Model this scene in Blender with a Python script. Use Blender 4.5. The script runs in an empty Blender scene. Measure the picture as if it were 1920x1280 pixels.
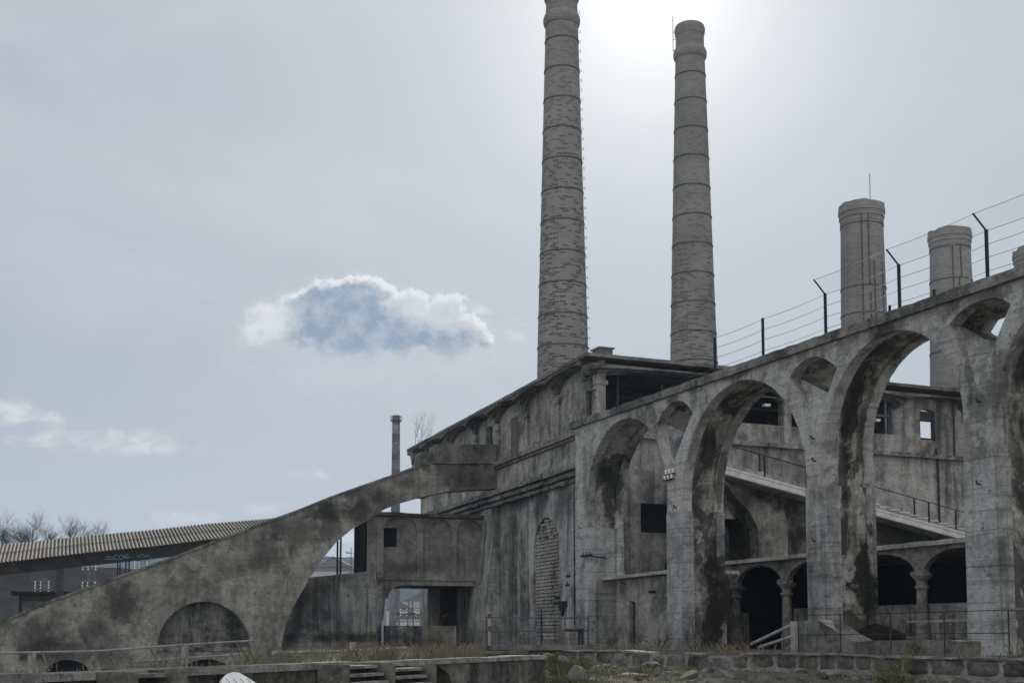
import bpy, bmesh, math, random
from mathutils import Vector, Matrix
from mathutils import noise as mnoise
from mathutils.geometry import tessellate_polygon
random.seed(11)
SC = bpy.context.scene
COL = SC.collection
R = math.radians

# ------------------------------------------------------------------ camera
F, EYE, TH = 2400.0, 1.6, R(5)
CX, CY = 960.0, 1195 - F * math.tan(TH)
cam = bpy.data.cameras.new("camera")
cam.sensor_fit = 'HORIZONTAL'; cam.sensor_width = 36
cam.lens = 36 * F / 1920
cam.shift_y = (CY - 640) / 1920
cam.clip_start = 0.1; cam.clip_end = 9000
cam_o = bpy.data.objects.new("camera", cam); COL.objects.link(cam_o)
cam_o.location = (0, 0, EYE); cam_o.rotation_euler = (R(90) + TH, 0, 0)
SC.camera = cam_o

# ------------------------------------------------------------------ light
SUN_EL, SUN_AZ = R(27.5), R(6.6)          # azimuth clockwise from +Y
sun = bpy.data.lights.new("sun", 'SUN'); sun.energy = 3.4; sun.angle = R(0.6); sun.color = (1, .95, .88)
sun_o = bpy.data.objects.new("sun", sun); COL.objects.link(sun_o)
sd = Vector((math.sin(SUN_AZ) * math.cos(SUN_EL), math.cos(SUN_AZ) * math.cos(SUN_EL), math.sin(SUN_EL)))
sun_o.rotation_euler = sd.to_track_quat('Z', 'Y').to_euler()
sun_o.location = sd * 200
VS = SC.view_settings
VS.view_transform = 'Standard'; VS.look = 'None'; VS.exposure = 0.64; VS.gamma = 1.0
VS.use_curve_mapping = False


class NT:
    """small wrapper for building node trees"""
    def __init__(s, nt):
        s.t = nt; s.n = nt.nodes; s.l = nt.links
    def new(s, typ, **kw):
        n = s.n.new(typ)
        for k, v in kw.items(): setattr(n, k, v)
        return n
    def put(s, sock, v):
        if hasattr(v, 'is_output') or isinstance(v, bpy.types.NodeSocket): s.l.new(v, sock)
        else: sock.default_value = v
    def m(s, op, a, b=0.0, c=None, clamp=False):
        n = s.new('ShaderNodeMath', operation=op, use_clamp=clamp)
        s.put(n.inputs[0], a); s.put(n.inputs[1], b)
        if c is not None: s.put(n.inputs[2], c)
        return n.outputs[0]
    def vm(s, op, a, b=None):
        n = s.new('ShaderNodeVectorMath', operation=op)
        s.put(n.inputs[0], a)
        if b is not None: s.put(n.inputs[1], b)
        return n.outputs['Value'] if op in ('LENGTH', 'DOT_PRODUCT', 'DISTANCE') else n.outputs['Vector']
    def mix(s, f, a, b, blend='MIX'):
        n = s.new('ShaderNodeMix', data_type='RGBA', blend_type=blend)
        s.put(n.inputs[0], f); s.put(n.inputs[6], a); s.put(n.inputs[7], b)
        return n.outputs[2]
    def ss(s, x, lo, hi, a=0.0, b=1.0):
        n = s.new('ShaderNodeMapRange', interpolation_type='SMOOTHSTEP')
        s.put(n.inputs[0], x); s.put(n.inputs[1], lo); s.put(n.inputs[2], hi); s.put(n.inputs[3], a); s.put(n.inputs[4], b)
        return n.outputs[0]
    def noise(s, vec, scale, detail=5, rough=.6, dist=0.0):
        n = s.new('ShaderNodeTexNoise')
        s.put(n.inputs['Vector'], vec); n.inputs['Scale'].default_value = scale
        n.inputs['Detail'].default_value = detail; n.inputs['Roughness'].default_value = rough
        n.inputs['Distortion'].default_value = dist
        return n.outputs['Fac']
    def mapv(s, vec, loc=(0, 0, 0), sc=(1, 1, 1)):
        n = s.new('ShaderNodeMapping')
        s.put(n.inputs[0], vec); n.inputs[1].default_value = loc; n.inputs[3].default_value = sc
        return n.outputs[0]
    def comb(s, x, y, z):
        n = s.new('ShaderNodeCombineXYZ'); s.put(n.inputs[0], x); s.put(n.inputs[1], y); s.put(n.inputs[2], z)
        return n.outputs[0]
    def sep(s, v):
        n = s.new('ShaderNodeSeparateXYZ'); s.put(n.inputs[0], v)
        return n.outputs


def col(c):
    return (c[0], c[1], c[2], 1.0)


# ------------------------------------------------------------------ sky
def make_world():
    w = bpy.data.worlds.new("World"); SC.world = w; w.use_nodes = True
    k = NT(w.node_tree); k.n.clear()
    out = k.new('ShaderNodeOutputWorld'); bg = k.new('ShaderNodeBackground')
    bg.inputs['Strength'].default_value = 0.1
    sky = k.new('ShaderNodeTexSky', sky_type='NISHITA')
    sky.sun_disc = False; sky.sun_elevation = SUN_EL; sky.sun_rotation = SUN_AZ
    sky.altitude = 200; sky.air_density = 1.0; sky.dust_density = 1.2; sky.ozone_density = 1.5
    d = k.new('ShaderNodeTexCoord').outputs['Generated']
    x, y, z = k.sep(d)[0:3]
    # thin high veil: desaturates the clear sky and spreads the sunlight evenly
    lum = k.new('ShaderNodeRGBToBW'); k.l.new(sky.outputs[0], lum.inputs[0])
    grey = k.mix(1.0, k.comb(lum.outputs[0], lum.outputs[0], lum.outputs[0]), (0.98, 1.0, 1.05, 1), 'MULTIPLY')
    base = k.mix(.6, sky.outputs[0], grey)
    # the veil evens the sky out: bright parts are compressed
    den = k.vm('ADD', k.vm('MULTIPLY', base, (.14, .14, .14)), (1.0, 1.0, 1.0))
    base = k.vm('DIVIDE', base, den)
    veil = k.noise(k.mapv(d, (3, 1, 0), (1.2, 1.2, 3.2)), 2.6, 8, .6, .4)
    base = k.mix(.78, base, (2.2, 2.75, 3.35, 1))
    # aureole of the sun behind the veil
    ca = k.vm('DOT_PRODUCT', d, tuple(sd))
    ang = k.m('ARCCOSINE', k.m('MINIMUM', ca, 1.0))
    wide = k.m('EXPONENT', k.m('MULTIPLY', k.m('POWER', k.m('DIVIDE', ang, .40), 1.5), -1.0))
    z_low = k.ss(z, .22, .0, 0.0, .45)
    base = k.mix(z_low, base, (4.35, 4.5, 4.65, 1))
    base = k.mix(k.m('MULTIPLY', wide, .82), base, (4.5, 4.6, 4.8, 1))
    # thin uneven high cloud
    base = k.mix(k.ss(veil, .42, .72, 0, .22), base, (5.2, 5.25, 5.4, 1))
    base = k.mix(k.ss(veil, .46, .28, 0, .16), base, (3.2, 3.6, 4.2, 1))
    # brighter unseen rear sky, added to fill light onto the shaded facades
    rear_fill_n = k.ss(k.noise(k.mapv(d, (1, 2, 5), (1, 1, 2)), 1.6, 5, .6), .3, .6, .72, 1.0)
    base = k.mix(k.m('MULTIPLY', k.ss(y, .10, -.35), rear_fill_n), base, (5.4, 5.4, 5.4, 1))
    glow = k.m('EXPONENT', k.m('MULTIPLY', k.m('POWER', k.m('DIVIDE', ang, .084), 1.4), -1.0))
    base = k.mix(k.m('MULTIPLY', glow, .92), base, (8.2, 8.2, 8.1, 1))
    # cumulus clouds, laid out by direction (tangent coordinates round the +Y direction)
    fy = k.m('MAXIMUM', y, .05)
    u = k.m('DIVIDE', x, fy); v = k.m('DIVIDE', z, fy)
    front = k.ss(y, .1, .3)
    def density(du, dv, bank, fine=True, wisp=1.0):
        uu = k.m('ADD', u, du); vv = k.m('ADD', v, dv)
        p = k.comb(uu, vv, .37)
        n1 = k.noise(p, 24, 10, .60, .15)
        bl = k.m('SUBTRACT', 1.0, k.m('ABSOLUTE', k.m('SUBTRACT', k.m('MULTIPLY', k.noise(k.mapv(p, (3, 5, 1)), 55, 7, .55), 2.0), 1.0)))
        nn = k.m('ADD', k.m('MULTIPLY', k.m('SUBTRACT', n1, .5), 3.6 * wisp), k.m('MULTIPLY', k.m('SUBTRACT', bl, .80), 1.5 * wisp))
        best = None
        for (cu, cv, ru, rv, flat, amp) in bank:
            a = k.m('DIVIDE', k.m('SUBTRACT', uu, cu), ru)
            b = k.m('SUBTRACT', vv, cv)
            bu = k.m('MAXIMUM', b, 0.0); bl_ = k.m('MINIMUM', b, 0.0)
            b2 = k.m('ADD', k.m('POWER', k.m('DIVIDE', bu, rv), 2.0), k.m('POWER', k.m('DIVIDE', k.m('ABSOLUTE', bl_), rv * flat), 2.0))
            q = k.m('MULTIPLY', k.m('SUBTRACT', 1.0, k.m('ADD', k.m('POWER', a, 2.0), b2)), amp)
            best = q if best is None else k.m('MAXIMUM', best, q)
        return k.m('ADD', best, nn)
    def pu(px): return (px - 960) / 2400
    def pv(py): return (1195 - py) / 2400
    big = [(pu(665), pv(602), .056, .038, .75, 1.2), (pu(590), pv(602), .050, .028, .8, 1.0), (pu(770), pv(615), .050, .036, .5, 1.2),
           (pu(835), pv(628), .034, .026, .6, 1.1), (pu(510), pv(594), .036, .016, 1.2, .55), (pu(690), pv(650), .080, .012, 1.8, .42), (pu(470), pv(600), .02, .008, 1.2, .35)]
    small = [(pu(230), pv(828), .055, .010, .9, .8), (pu(120), pv(822), .040, .007, .9, .6), (pu(10), pv(772), .026, .012, .9, .9), (pu(85), pv(783), .018, .006, 1, .6),
             (pu(972), pv(612), .014, .009, 1, .5), (pu(350), pv(972), .030, .008, .8, .7), (pu(565), pv(885), .02, .004, 1, .3),
             (pu(490), pv(952), .02, .005, 1, .5), (pu(640), pv(1008), .03, .006, 1, .9), (pu(900), pv(570), .008, .004, 1, .3)]
    D = density(0, 0, big); L = density(.0022, .0055, big)
    base = k.mix(k.m('MULTIPLY', k.m('MULTIPLY', k.ss(D, -.75, .35), front), .12), base, (5.3, 5.4, 5.5, 1))
    soft = k.m('MAXIMUM', k.ss(v, pv(620), pv(668), .26, 1.0), k.ss(u, pu(600), pu(490), .3, .95))
    n_ = k.new('ShaderNodeMapRange', interpolation_type='SMOOTHSTEP')
    k.put(n_.inputs[0], D); n_.inputs[1].default_value = 0.0; k.put(n_.inputs[2], soft)
    edge = n_.outputs[0]
    thick = k.ss(L, -.26, .55)
    line = k.m('SUBTRACT', v, k.m('SUBTRACT', pv(580), k.m('MULTIPLY', k.m('SUBTRACT', u, pu(700)), .30)))
    ln = k.m('ADD', line, k.m('MULTIPLY', k.m('SUBTRACT', k.noise(k.comb(u, v, .9), 40, 8, .62), .5), .045))
    un = k.m('ADD', u, k.m('MULTIPLY', k.m('SUBTRACT', k.noise(k.comb(u, v, .55), 38, 8, .62), .5), .085))
    lobe = k.m('MULTIPLY', k.ss(ln, -.008, .014), k.ss(un, pu(690), pu(735)))
    thick = k.m('MULTIPLY', thick, k.m('SUBTRACT', 1.0, k.m('MULTIPLY', lobe, .58)))
    thick = k.m('MULTIPLY', thick, k.ss(un, pu(480), pu(600), .2, 1.0))
    tex = k.noise(k.comb(u, v, .2), 60, 8, .65)
    thick = k.m('MULTIPLY', thick, k.ss(tex, .3, .68, 1.12, .72))
    ccol = k.mix(thick, (5.6, 5.6, 5.65, 1), (1.75, 2.3, 3.0, 1))
    alpha = k.m('MULTIPLY', k.m('MULTIPLY', edge, .95), front)
    alpha = k.m('MULTIPLY', alpha, k.ss(v, pv(690), pv(632), .0, 1.0))
    base = k.mix(alpha, base, ccol)
    def dens_small():
        best = None
        for (cu, cv, ru, rv, flat, amp) in small:
            a = k.m('DIVIDE', k.m('SUBTRACT', u, cu), ru); b = k.m('DIVIDE', k.m('SUBTRACT', v, cv), rv)
            q = k.m('MULTIPLY', k.m('SUBTRACT', 1.0, k.m('ADD', k.m('POWER', k.m('ABSOLUTE', a), 2.0), k.m('POWER', k.m('ABSOLUTE', b), 2.0))), amp)
            best = q if best is None else k.m('MAXIMUM', best, q)
        p = k.comb(u, k.m('MULTIPLY', v, 1.5), .81)
        return k.m('ADD', best, k.m('MULTIPLY', k.m('SUBTRACT', k.noise(p, 42, 10, .66, .3), .5), 5.0))
    base = k.mix(k.m('MULTIPLY', k.m('MULTIPLY', k.ss(dens_small(), -.4, 1.5), .62), front), base, (5.7, 5.65, 5.6, 1))
    k.l.new(base, bg.inputs['Color']); k.l.new(bg.outputs[0], out.inputs[0])


make_world()


# ------------------------------------------------------------------ plan frames (survey of the place)
class Frame:
    """a plan frame: local x axis at a given bearing; hits() find where a line of sight meets a real plane"""
    def __init__(s, o, ang):
        s.o = o; s.ang = ang; s.c, s.s = math.cos(ang), math.sin(ang)
    def loc(s, x, y):
        dx, dy = x - s.o[0], y - s.o[1]
        return (dx * s.c + dy * s.s, -dx * s.s + dy * s.c)
    def wld(s, x, y): return (s.o[0] + x * s.c - y * s.s, s.o[1] + x * s.s + y * s.c)
    def _d(s, px, py):
        a, b = (px - CX) / F, (CY - py) / F
        c, t = math.cos(TH), math.sin(TH)
        d = (a, c - b * t, t + b * c)
        return (d[0] * s.c + d[1] * s.s, -d[0] * s.s + d[1] * s.c, d[2])
    def hy(s, px, py, y):
        o = s.loc(0, 0); d = s._d(px, py); t = (y - o[1]) / d[1]
        return (o[0] + t * d[0], EYE + t * d[2])
    def hx(s, px, py, x):
        o = s.loc(0, 0); d = s._d(px, py); t = (x - o[0]) / d[0]
        return (o[1] + t * d[1], EYE + t * d[2])
    def hz(s, px, py, z):
        o = s.loc(0, 0); d = s._d(px, py); t = (z - EYE) / d[2]
        return (o[0] + t * d[0], o[1] + t * d[1])


PHI = R(23.45)
A = Frame((0, 0), PHI - math.pi / 2)                       # arcade: x runs along it towards the viewer, y away
CORNER = (158 / 2400 * 70, 70.0)                           # corner of the main building
CXA, CYA = A.loc(*CORNER)
PHB = math.atan((960 - 110) * math.cos(TH) / F)
B = Frame(CORNER, PHB - math.pi / 2)                       # main building's long facade: y = 0
W = Frame((0, 0), 0.0)
GZ = 1.05                                                  # terrace level


# ------------------------------------------------------------------ mesh helpers
class MB:
    def __init__(s): s.v = []; s.f = []
    def add(s, vs, fs):
        n = len(s.v); s.v += [tuple(p) for p in vs]; s.f += [tuple(i + n for i in f) for f in fs]
        return s
    def box(s, x0, x1, y0, y1, z0, z1):
        v = [(x, y, z) for x in (x0, x1) for y in (y0, y1) for z in (z0, z1)]
        return s.add(v, [(0, 1, 3, 2), (4, 6, 7, 5), (0, 4, 5, 1), (2, 3, 7, 6), (0, 2, 6, 4), (1, 5, 7, 3)])
    def hexa(s, lo, hi):      # two quads (4 points each)
        return s.add(list(lo) + list(hi), [(0, 1, 2, 3), (7, 6, 5, 4), (0, 4, 5, 1), (1, 5, 6, 2), (2, 6, 7, 3), (3, 7, 4, 0)])
    def prism(s, outer, holes, c0, c1, ax='y'):
        loops = [outer] + list(holes)
        pts = [p for l in loops for p in l]
        tris = tessellate_polygon([[Vector((p[0], p[1], 0)) for p in l] for l in loops])
        mp = {'y': lambda p, c: (p[0], c, p[1]), 'x': lambda p, c: (c, p[0], p[1]), 'z': lambda p, c: (p[0], p[1], c)}[ax]
        n = len(pts)
        v = [mp(p, c0) for p in pts] + [mp(p, c1) for p in pts]
        f = [tuple(t) for t in tris] + [tuple(i + n for i in reversed(t)) for t in tris]
        b = 0
        for l in loops:
            m = len(l)
            for i in range(m):
                j = (i + 1) % m
                f.append((b + i, b + j, b + j + n, b + i + n))
            b += m
        return s.add(v, f)
    def tube(s, pts, r, n=8, cap=True):
        pts = [Vector(p) for p in pts]
        rs = r if isinstance(r, (list, tuple)) else [r] * len(pts)
        v = []; f = []
        for i, p in enumerate(pts):
            t = (pts[min(i + 1, len(pts) - 1)] - pts[max(i - 1, 0)])
            if t.length < 1e-9: t = Vector((0, 0, 1))
            t.normalize()
            a = t.cross(Vector((0, 0, 1)) if abs(t.z) < .95 else Vector((1, 0, 0))).normalized(); b = t.cross(a)
            for k in range(n):
                q = 2 * math.pi * k / n
                v.append(p + (a * math.cos(q) + b * math.sin(q)) * rs[i])
        for i in range(len(pts) - 1):
            for k in range(n):
                k2 = (k + 1) % n
                f.append((i * n + k, i * n + k2, (i + 1) * n + k2, (i + 1) * n + k))
        if cap:
            f.append(tuple(range(n - 1, -1, -1))); f.append(tuple((len(pts) - 1) * n + k for k in range(n)))
        return s.add(v, f)
    def lathe(s, prof, n=32, c=(0, 0), jit=None, cap=True):
        v = []; f = []
        for i, (r, z) in enumerate(prof):
            for k in range(n):
                q = 2 * math.pi * k / n
                dz = jit(i, k) if jit else 0
                v.append((c[0] + r * math.cos(q), c[1] + r * math.sin(q), z + dz))
        for i in range(len(prof) - 1):
            for k in range(n):
                k2 = (k + 1) % n
                f.append((i * n + k, i * n + k2, (i + 1) * n + k2, (i + 1) * n + k))
        if cap:
            f.append(tuple(range(n - 1, -1, -1))); f.append(tuple((len(prof) - 1) * n + k for k in range(n)))
        return s.add(v, f)
    def build(s, name, mat, parent=None, smooth=False, label=None, recalc=True):
        off = Vector(parent.get('_off', (0, 0, 0))) if parent is not None else Vector((0, 0, 0))
        me = bpy.data.meshes.new(name)
        me.from_pydata([tuple(Vector(p) - off) for p in s.v], [], s.f)
        if recalc:
            bm = bmesh.new(); bm.from_mesh(me)
            bmesh.ops.recalc_face_normals(bm, faces=bm.faces)
            bm.to_mesh(me); bm.free()
        if smooth:
            for p in me.polygons: p.use_smooth = True
        me.materials.append(mat)
        o = bpy.data.objects.new(name, me); COL.objects.link(o)
        if parent is not None:
            o.parent = parent; o['_off'] = tuple(off)
        if label: o['label'] = label
        return o


def thing(name, label, cat, fr=W, at=(0, 0, 0), group=None, rot=0.0):
    """an Empty at the thing's base; its parts are given in the frame's own coordinates"""
    o = bpy.data.objects.new(name, None); COL.objects.link(o)
    x, y = fr.wld(at[0], at[1])
    o.location = (x, y, at[2]); o.rotation_euler = (0, 0, fr.ang)
    o['label'] = label; o['category'] = cat
    if group: o['group'] = group
    o['_off'] = tuple(at)
    o.empty_display_size = .3
    return o


def tag(o, label, cat, group=None, kind=None):
    if label: o['label'] = label
    if cat: o['category'] = cat
    if group: o['group'] = group
    if kind: o['kind'] = kind
    return o


def arc(cx, cz, rx, rz, a0, a1, n):
    return [(cx + rx * math.cos(R(a0 + (a1 - a0) * i / n)), cz + rz * math.sin(R(a0 + (a1 - a0) * i / n))) for i in range(n + 1)]


def rough_line(p0, p1, step=.5, jit=.03):
    """points from p0 to p1 (excluding p1), chipped a little at right angles"""
    d = Vector(p1) - Vector(p0); n = max(1, int(d.length / step))
    nrm = Vector((-d.y, d.x)).normalized() if d.length else Vector((0, 0))
    out = []
    for i in range(n):
        t = i / n
        if i: t += random.uniform(-.3, .3) / n
        q = Vector(p0) + d * t + nrm * (random.uniform(-jit, jit) if i else 0)
        out.append((q.x, q.y))
    return out


def rough_poly(pts, step=.5, jit=.03):
    out = []
    for i in range(len(pts)):
        out += rough_line(pts[i], pts[(i + 1) % len(pts)], step, jit)
    return out


# ------------------------------------------------------------------ materials
def base_mat(name):
    m = bpy.data.materials.new(name); m.use_nodes = True
    k = NT(m.node_tree)
    bs = k.n['Principled BSDF']
    bs.inputs['Roughness'].default_value = .9
    bs.inputs['Specular IOR Level'].default_value = .2
    return m, k, bs


def concrete(name, light=(.33, .32, .29), dark=(.10, .10, .095), seed=0, blotch=.16, cover=.5, streak=.5, boards=0.0,
             soot=(), pale=.35, moss=0.0, bump=.5, fine=1.0, tint=None, flake=0.0, sharp=(.30, 1.25), lifts=0.0):
    light = [min(.62, a * b) for a, b in zip(light, (1.0, .985, .965))]; dark = [a * b for a, b in zip(dark, (.54, .53, .515))]
    """weathered board-marked concrete: blotches, rain streaks, shutter-board lines, soot marks (centre, radii, strength)"""
    m, k, bs = base_mat(name)
    p = k.new('ShaderNodeTexCoord').outputs['Object']
    q = k.mapv(p, (seed * 7.3, seed * 3.1, seed * 1.7))
    n1 = k.noise(q, blotch, 8, .62, .6)
    n2 = k.noise(q, blotch * 6, 8, .7, .3)
    n3 = k.noise(q, 9 * fine, 6, .75)
    st = k.noise(k.mapv(q, (0, 0, 0), (1.0, 1.0, .085)), .9, 7, .62, .2)
    f = k.m('ADD', k.m('MULTIPLY', n1, .9), k.m('ADD', k.m('MULTIPLY', n2, .55), k.m('MULTIPLY', st, streak)))
    mid = (.9 + .55 + streak) / 2
    fac = k.ss(f, mid - .23 + (.5 - cover) * .5, mid + .23 + (.5 - cover) * .5)
    c = k.mix(fac, col(light), col(dark))
    # worn pale patches
    pl = k.ss(k.noise(k.mapv(q, (9, 4, 2)), blotch * 4, 8, .72, .8), .54, .68)
    c = k.mix(k.m('MULTIPLY', pl, pale), c, col([x * 1.25 for x in light]))
    if moss:
        mo = k.ss(k.noise(k.mapv(q, (2, 8, 5)), .7, 8, .7), .5, .66)
        c = k.mix(k.m('MULTIPLY', mo, moss), c, (.075, .08, .035, 1))
    # grain, pits
    n4 = k.noise(k.mapv(q, (3, 7, 1), (1, 1, 3.2)), 3.4 * fine, 5, .7)
    c = k.mix(1.0, c, k.comb(*[k.m('MULTIPLY', k.ss(n3, .28, .72, .78, 1.15), k.ss(n4, .3, .7, .86, 1.1))] * 3), 'MULTIPLY')
    if flake:
        fl = k.noise(k.mapv(q, (11, 3, 6), (1, 1, .6)), .62, 9, .62, 1.1)
        fl = k.m('ADD', fl, k.m('MULTIPLY', k.m('SUBTRACT', n2, .5), .12))
        c = k.mix(k.m('MULTIPLY', k.ss(fl, .535, .56), flake), c, col([x * .55 for x in dark]))
        c = k.mix(k.m('MULTIPLY', k.ss(fl, .47, .44), flake * .35), c, col([min(.66, x * 1.2) for x in light]))
    drip = k.ss(k.noise(k.mapv(q, (6, 2, 0), (2.6, 2.6, .16)), 1.1, 6, .62, .1), .55, .66)
    c = k.mix(k.m('MULTIPLY', k.m('MULTIPLY', drip, min(1.0, streak)), k.ss(n1, .35, .6, .25, .8)), c, col([x * .62 for x in dark]))
    crack = k.m('ABSOLUTE', k.m('SUBTRACT', k.noise(k.mapv(q, (8, 8, 3)), .55, 8, .66, .6), .5))
    c = k.mix(k.m('MULTIPLY', k.ss(crack, .009, .001), .32), c, col([x * .4 for x in dark]))
    pits = k.ss(k.noise(k.mapv(q, (1, 2, 3)), 3.1 * fine, 3, .5), .66, .72)
    c = k.mix(k.m('MULTIPLY', pits, .55), c, col([x * .5 for x in dark]))
    h = k.m('ADD', k.m('MULTIPLY', n2, .6), k.m('MULTIPLY', n3, .35))
    if boards:
        bd = k.noise(k.mapv(q, (0, 0, 0), (.22, .22, 5.5)), 1.0, 3, .6)
        c = k.mix(k.ss(bd, .56, .64, 0, boards), c, col([x * .75 for x in dark]))
        h = k.m('ADD', h, k.m('MULTIPLY', bd, boards * 1.4))
    if lifts:
        pz = k.m('ADD', k.sep(p)[2], k.m('MULTIPLY', n2, .12))
        fz = k.m('ABSOLUTE', k.m('SUBTRACT', k.m('FRACT', k.m('DIVIDE', pz, 1.13)), .5))
        ln_ = k.m('MULTIPLY', k.ss(fz, .022, .006), k.ss(n1, .40, .56, .15, lifts))
        c = k.mix(ln_, c, col([x * .5 for x in dark]))
    nw = k.noise(k.mapv(q, (5, 1, 8)), .75, 7, .6, .5) if soot else None
    for (cen, rad, strg, *rest) in soot:
        dv = k.vm('LENGTH', k.vm('DIVIDE', k.vm('SUBTRACT', p, tuple(cen)), tuple(rad)))
        dv = k.m('ADD', dv, k.m('MULTIPLY', k.m('SUBTRACT', k.m('ADD', k.m('MULTIPLY', n2, .7), k.m('ADD', k.m('MULTIPLY', st, .45), k.m('MULTIPLY', nw, .75))), .95), 2.6))
        c = k.mix(k.ss(dv, sharp[0], sharp[1], strg, 0.0), c, rest[0] if rest else (.018, .018, .016, 1))
    if tint: c = k.mix(1.0, c, col(tint), 'MULTIPLY')
    k.l.new(c, bs.inputs['Base Color'])
    b = k.new('ShaderNodeBump'); b.inputs['Strength'].default_value = bump; b.inputs['Distance'].default_value = .12
    k.l.new(h, b.inputs['Height']); k.l.new(b.outputs[0], bs.inputs['Normal'])
    return m


def plain(name, c, rough=.8, var=.3, metal=0.0, scale=3.0, rust=None):
    m, k, bs = base_mat(name)
    p = k.new('ShaderNodeTexCoord').outputs['Object']
    n = k.noise(p, scale, 6, .65)
    cc = k.mix(k.ss(n, .3, .7), col([x * (1 - var) for x in c]), col([x * (1 + var) for x in c]))
    if rust:
        cc = k.mix(k.ss(k.noise(k.mapv(p, (4, 4, 4)), scale * 1.7, 6, .7), .5, .62), cc, col(rust))
    k.l.new(cc, bs.inputs['Base Color'])
    bs.inputs['Roughness'].default_value = rough; bs.inputs['Metallic'].default_value = metal
    return m


def chimney_brick(name, rad, seed=0, rubble_top=1e9, light=(.30, .29, .275), dark=(.085, .085, .085), dashes=.8):
    """stone courses wrapped round a shaft: darker stones, mortar, smoother towards the top"""
    m, k, bs = base_mat(name)
    p = k.new('ShaderNodeTexCoord').outputs['Object']
    x, y, z = k.sep(p)[0:3]
    ua = k.m('MULTIPLY', k.m('ARCTAN2', y, x), rad)
    uv = k.comb(k.m('ADD', ua, k.m('MULTIPLY', k.m('SUBTRACT', k.noise(p, 2.0, 3), .5), .25)),
                k.m('ADD', z, k.m('MULTIPLY', k.m('SUBTRACT', k.noise(k.mapv(p, (5, 5, 5)), 1.6, 3), .5), .16)), 0.0)
    br = k.new('ShaderNodeTexBrick'); k.l.new(uv, br.inputs['Vector'])
    br.inputs['Scale'].default_value = 1.0
    br.inputs['Brick Width'].default_value = .48; br.inputs['Row Height'].default_value = .17
    br.inputs['Mortar Size'].default_value = .035; br.inputs['Mortar Smooth'].default_value = .5
    br.inputs['Color1'].default_value = (0, 0, 0, 1); br.inputs['Color2'].default_value = (1, 1, 1, 1)
    br.inputs['Mortar'].default_value = (.5, .5, .5, 1)
    rnd = k.sep(br.outputs['Color'])[0]
    big = k.noise(k.mapv(p, (seed * 3, seed, seed * 2)), .22, 6, .65)
    hole = k.noise(k.mapv(uv, (seed * 5, seed, 0), (2.3, 7.0, 1)), 1.0, 4, .6)
    rough = k.ss(z, rubble_top + 7, rubble_top - 9)          # 1 low down, 0 in the smooth upper shaft
    bigs = k.ss(big, .3, .7, -.07, .07)
    hm = k.m('MULTIPLY', k.ss(k.m('ADD', k.m('ADD', rnd, k.m('MULTIPLY', k.m('SUBTRACT', hole, .5), 1.5)), bigs), .66, .74), k.m('ADD', k.m('MULTIPLY', rough, dashes), .15))
    c = k.mix(k.ss(rnd, .0, 1.0, .15, .6), col(light), col([(a + b) / 2 for a, b in zip(light, dark)]))
    c = k.mix(k.m('MULTIPLY', br.outputs['Fac'], .5), c, col([v * 1.05 for v in light]))
    c = k.mix(hm, c, col(dark))
    c = k.mix(1.0, c, k.comb(*[k.ss(big, .25, .75, .78, 1.15)] * 3), 'MULTIPLY')
    k.l.new(c, bs.inputs['Base Color'])
    b = k.new('ShaderNodeBump'); b.inputs['Strength'].default_value = .6; b.inputs['Distance'].default_value = .1
    k.l.new(k.m('SUBTRACT', k.m('MULTIPLY', br.outputs['Fac'], .3), hm), b.inputs['Height']); k.l.new(b.outputs[0], bs.inputs['Normal'])
    return m


M = {}
M['black_steel'] = plain('dark steel', (.02, .02, .026), .6, .3)
M['iron'] = plain('rusty iron', (.045, .042, .04), .8, .4)
M['grey_steel'] = plain('galvanised steel', (.16, .17, .19), .6, .3, .0)
M['porcelain'] = plain('porcelain', (.86, .86, .84), .35, .05)
M['roof'] = concrete('weathered roof slab', (.28, .27, .25), (.09, .088, .085), 5, .3, .5, .2, bump=.6)
M['dark_in'] = plain('dark inner walls', (.065, .063, .06), .95, .5, 0, .6)  # even dark tone for the inner surfaces
M['timber'] = plain('grey timber', (.34, .33, .31), .9, .3, 0, 4)
M['void'] = plain('unlit opening black', (.009, .009, .0085), .95, .5, 0, .5)  # near-black colour stands in for the darkness of unlit openings

# ------------------------------------------------------------------ the arcade (aqueduct-like viaduct)
YA0, YA1 = 29.4, 31.55
ZTOP = 12.84
PIERS = [(-50.14, -48.81), (-39.75, -38.50), (-31.45, -30.13), (-22.1, -20.8)]
ABUT = (-59.45, -58.26)
CROWN = 12.17


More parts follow.
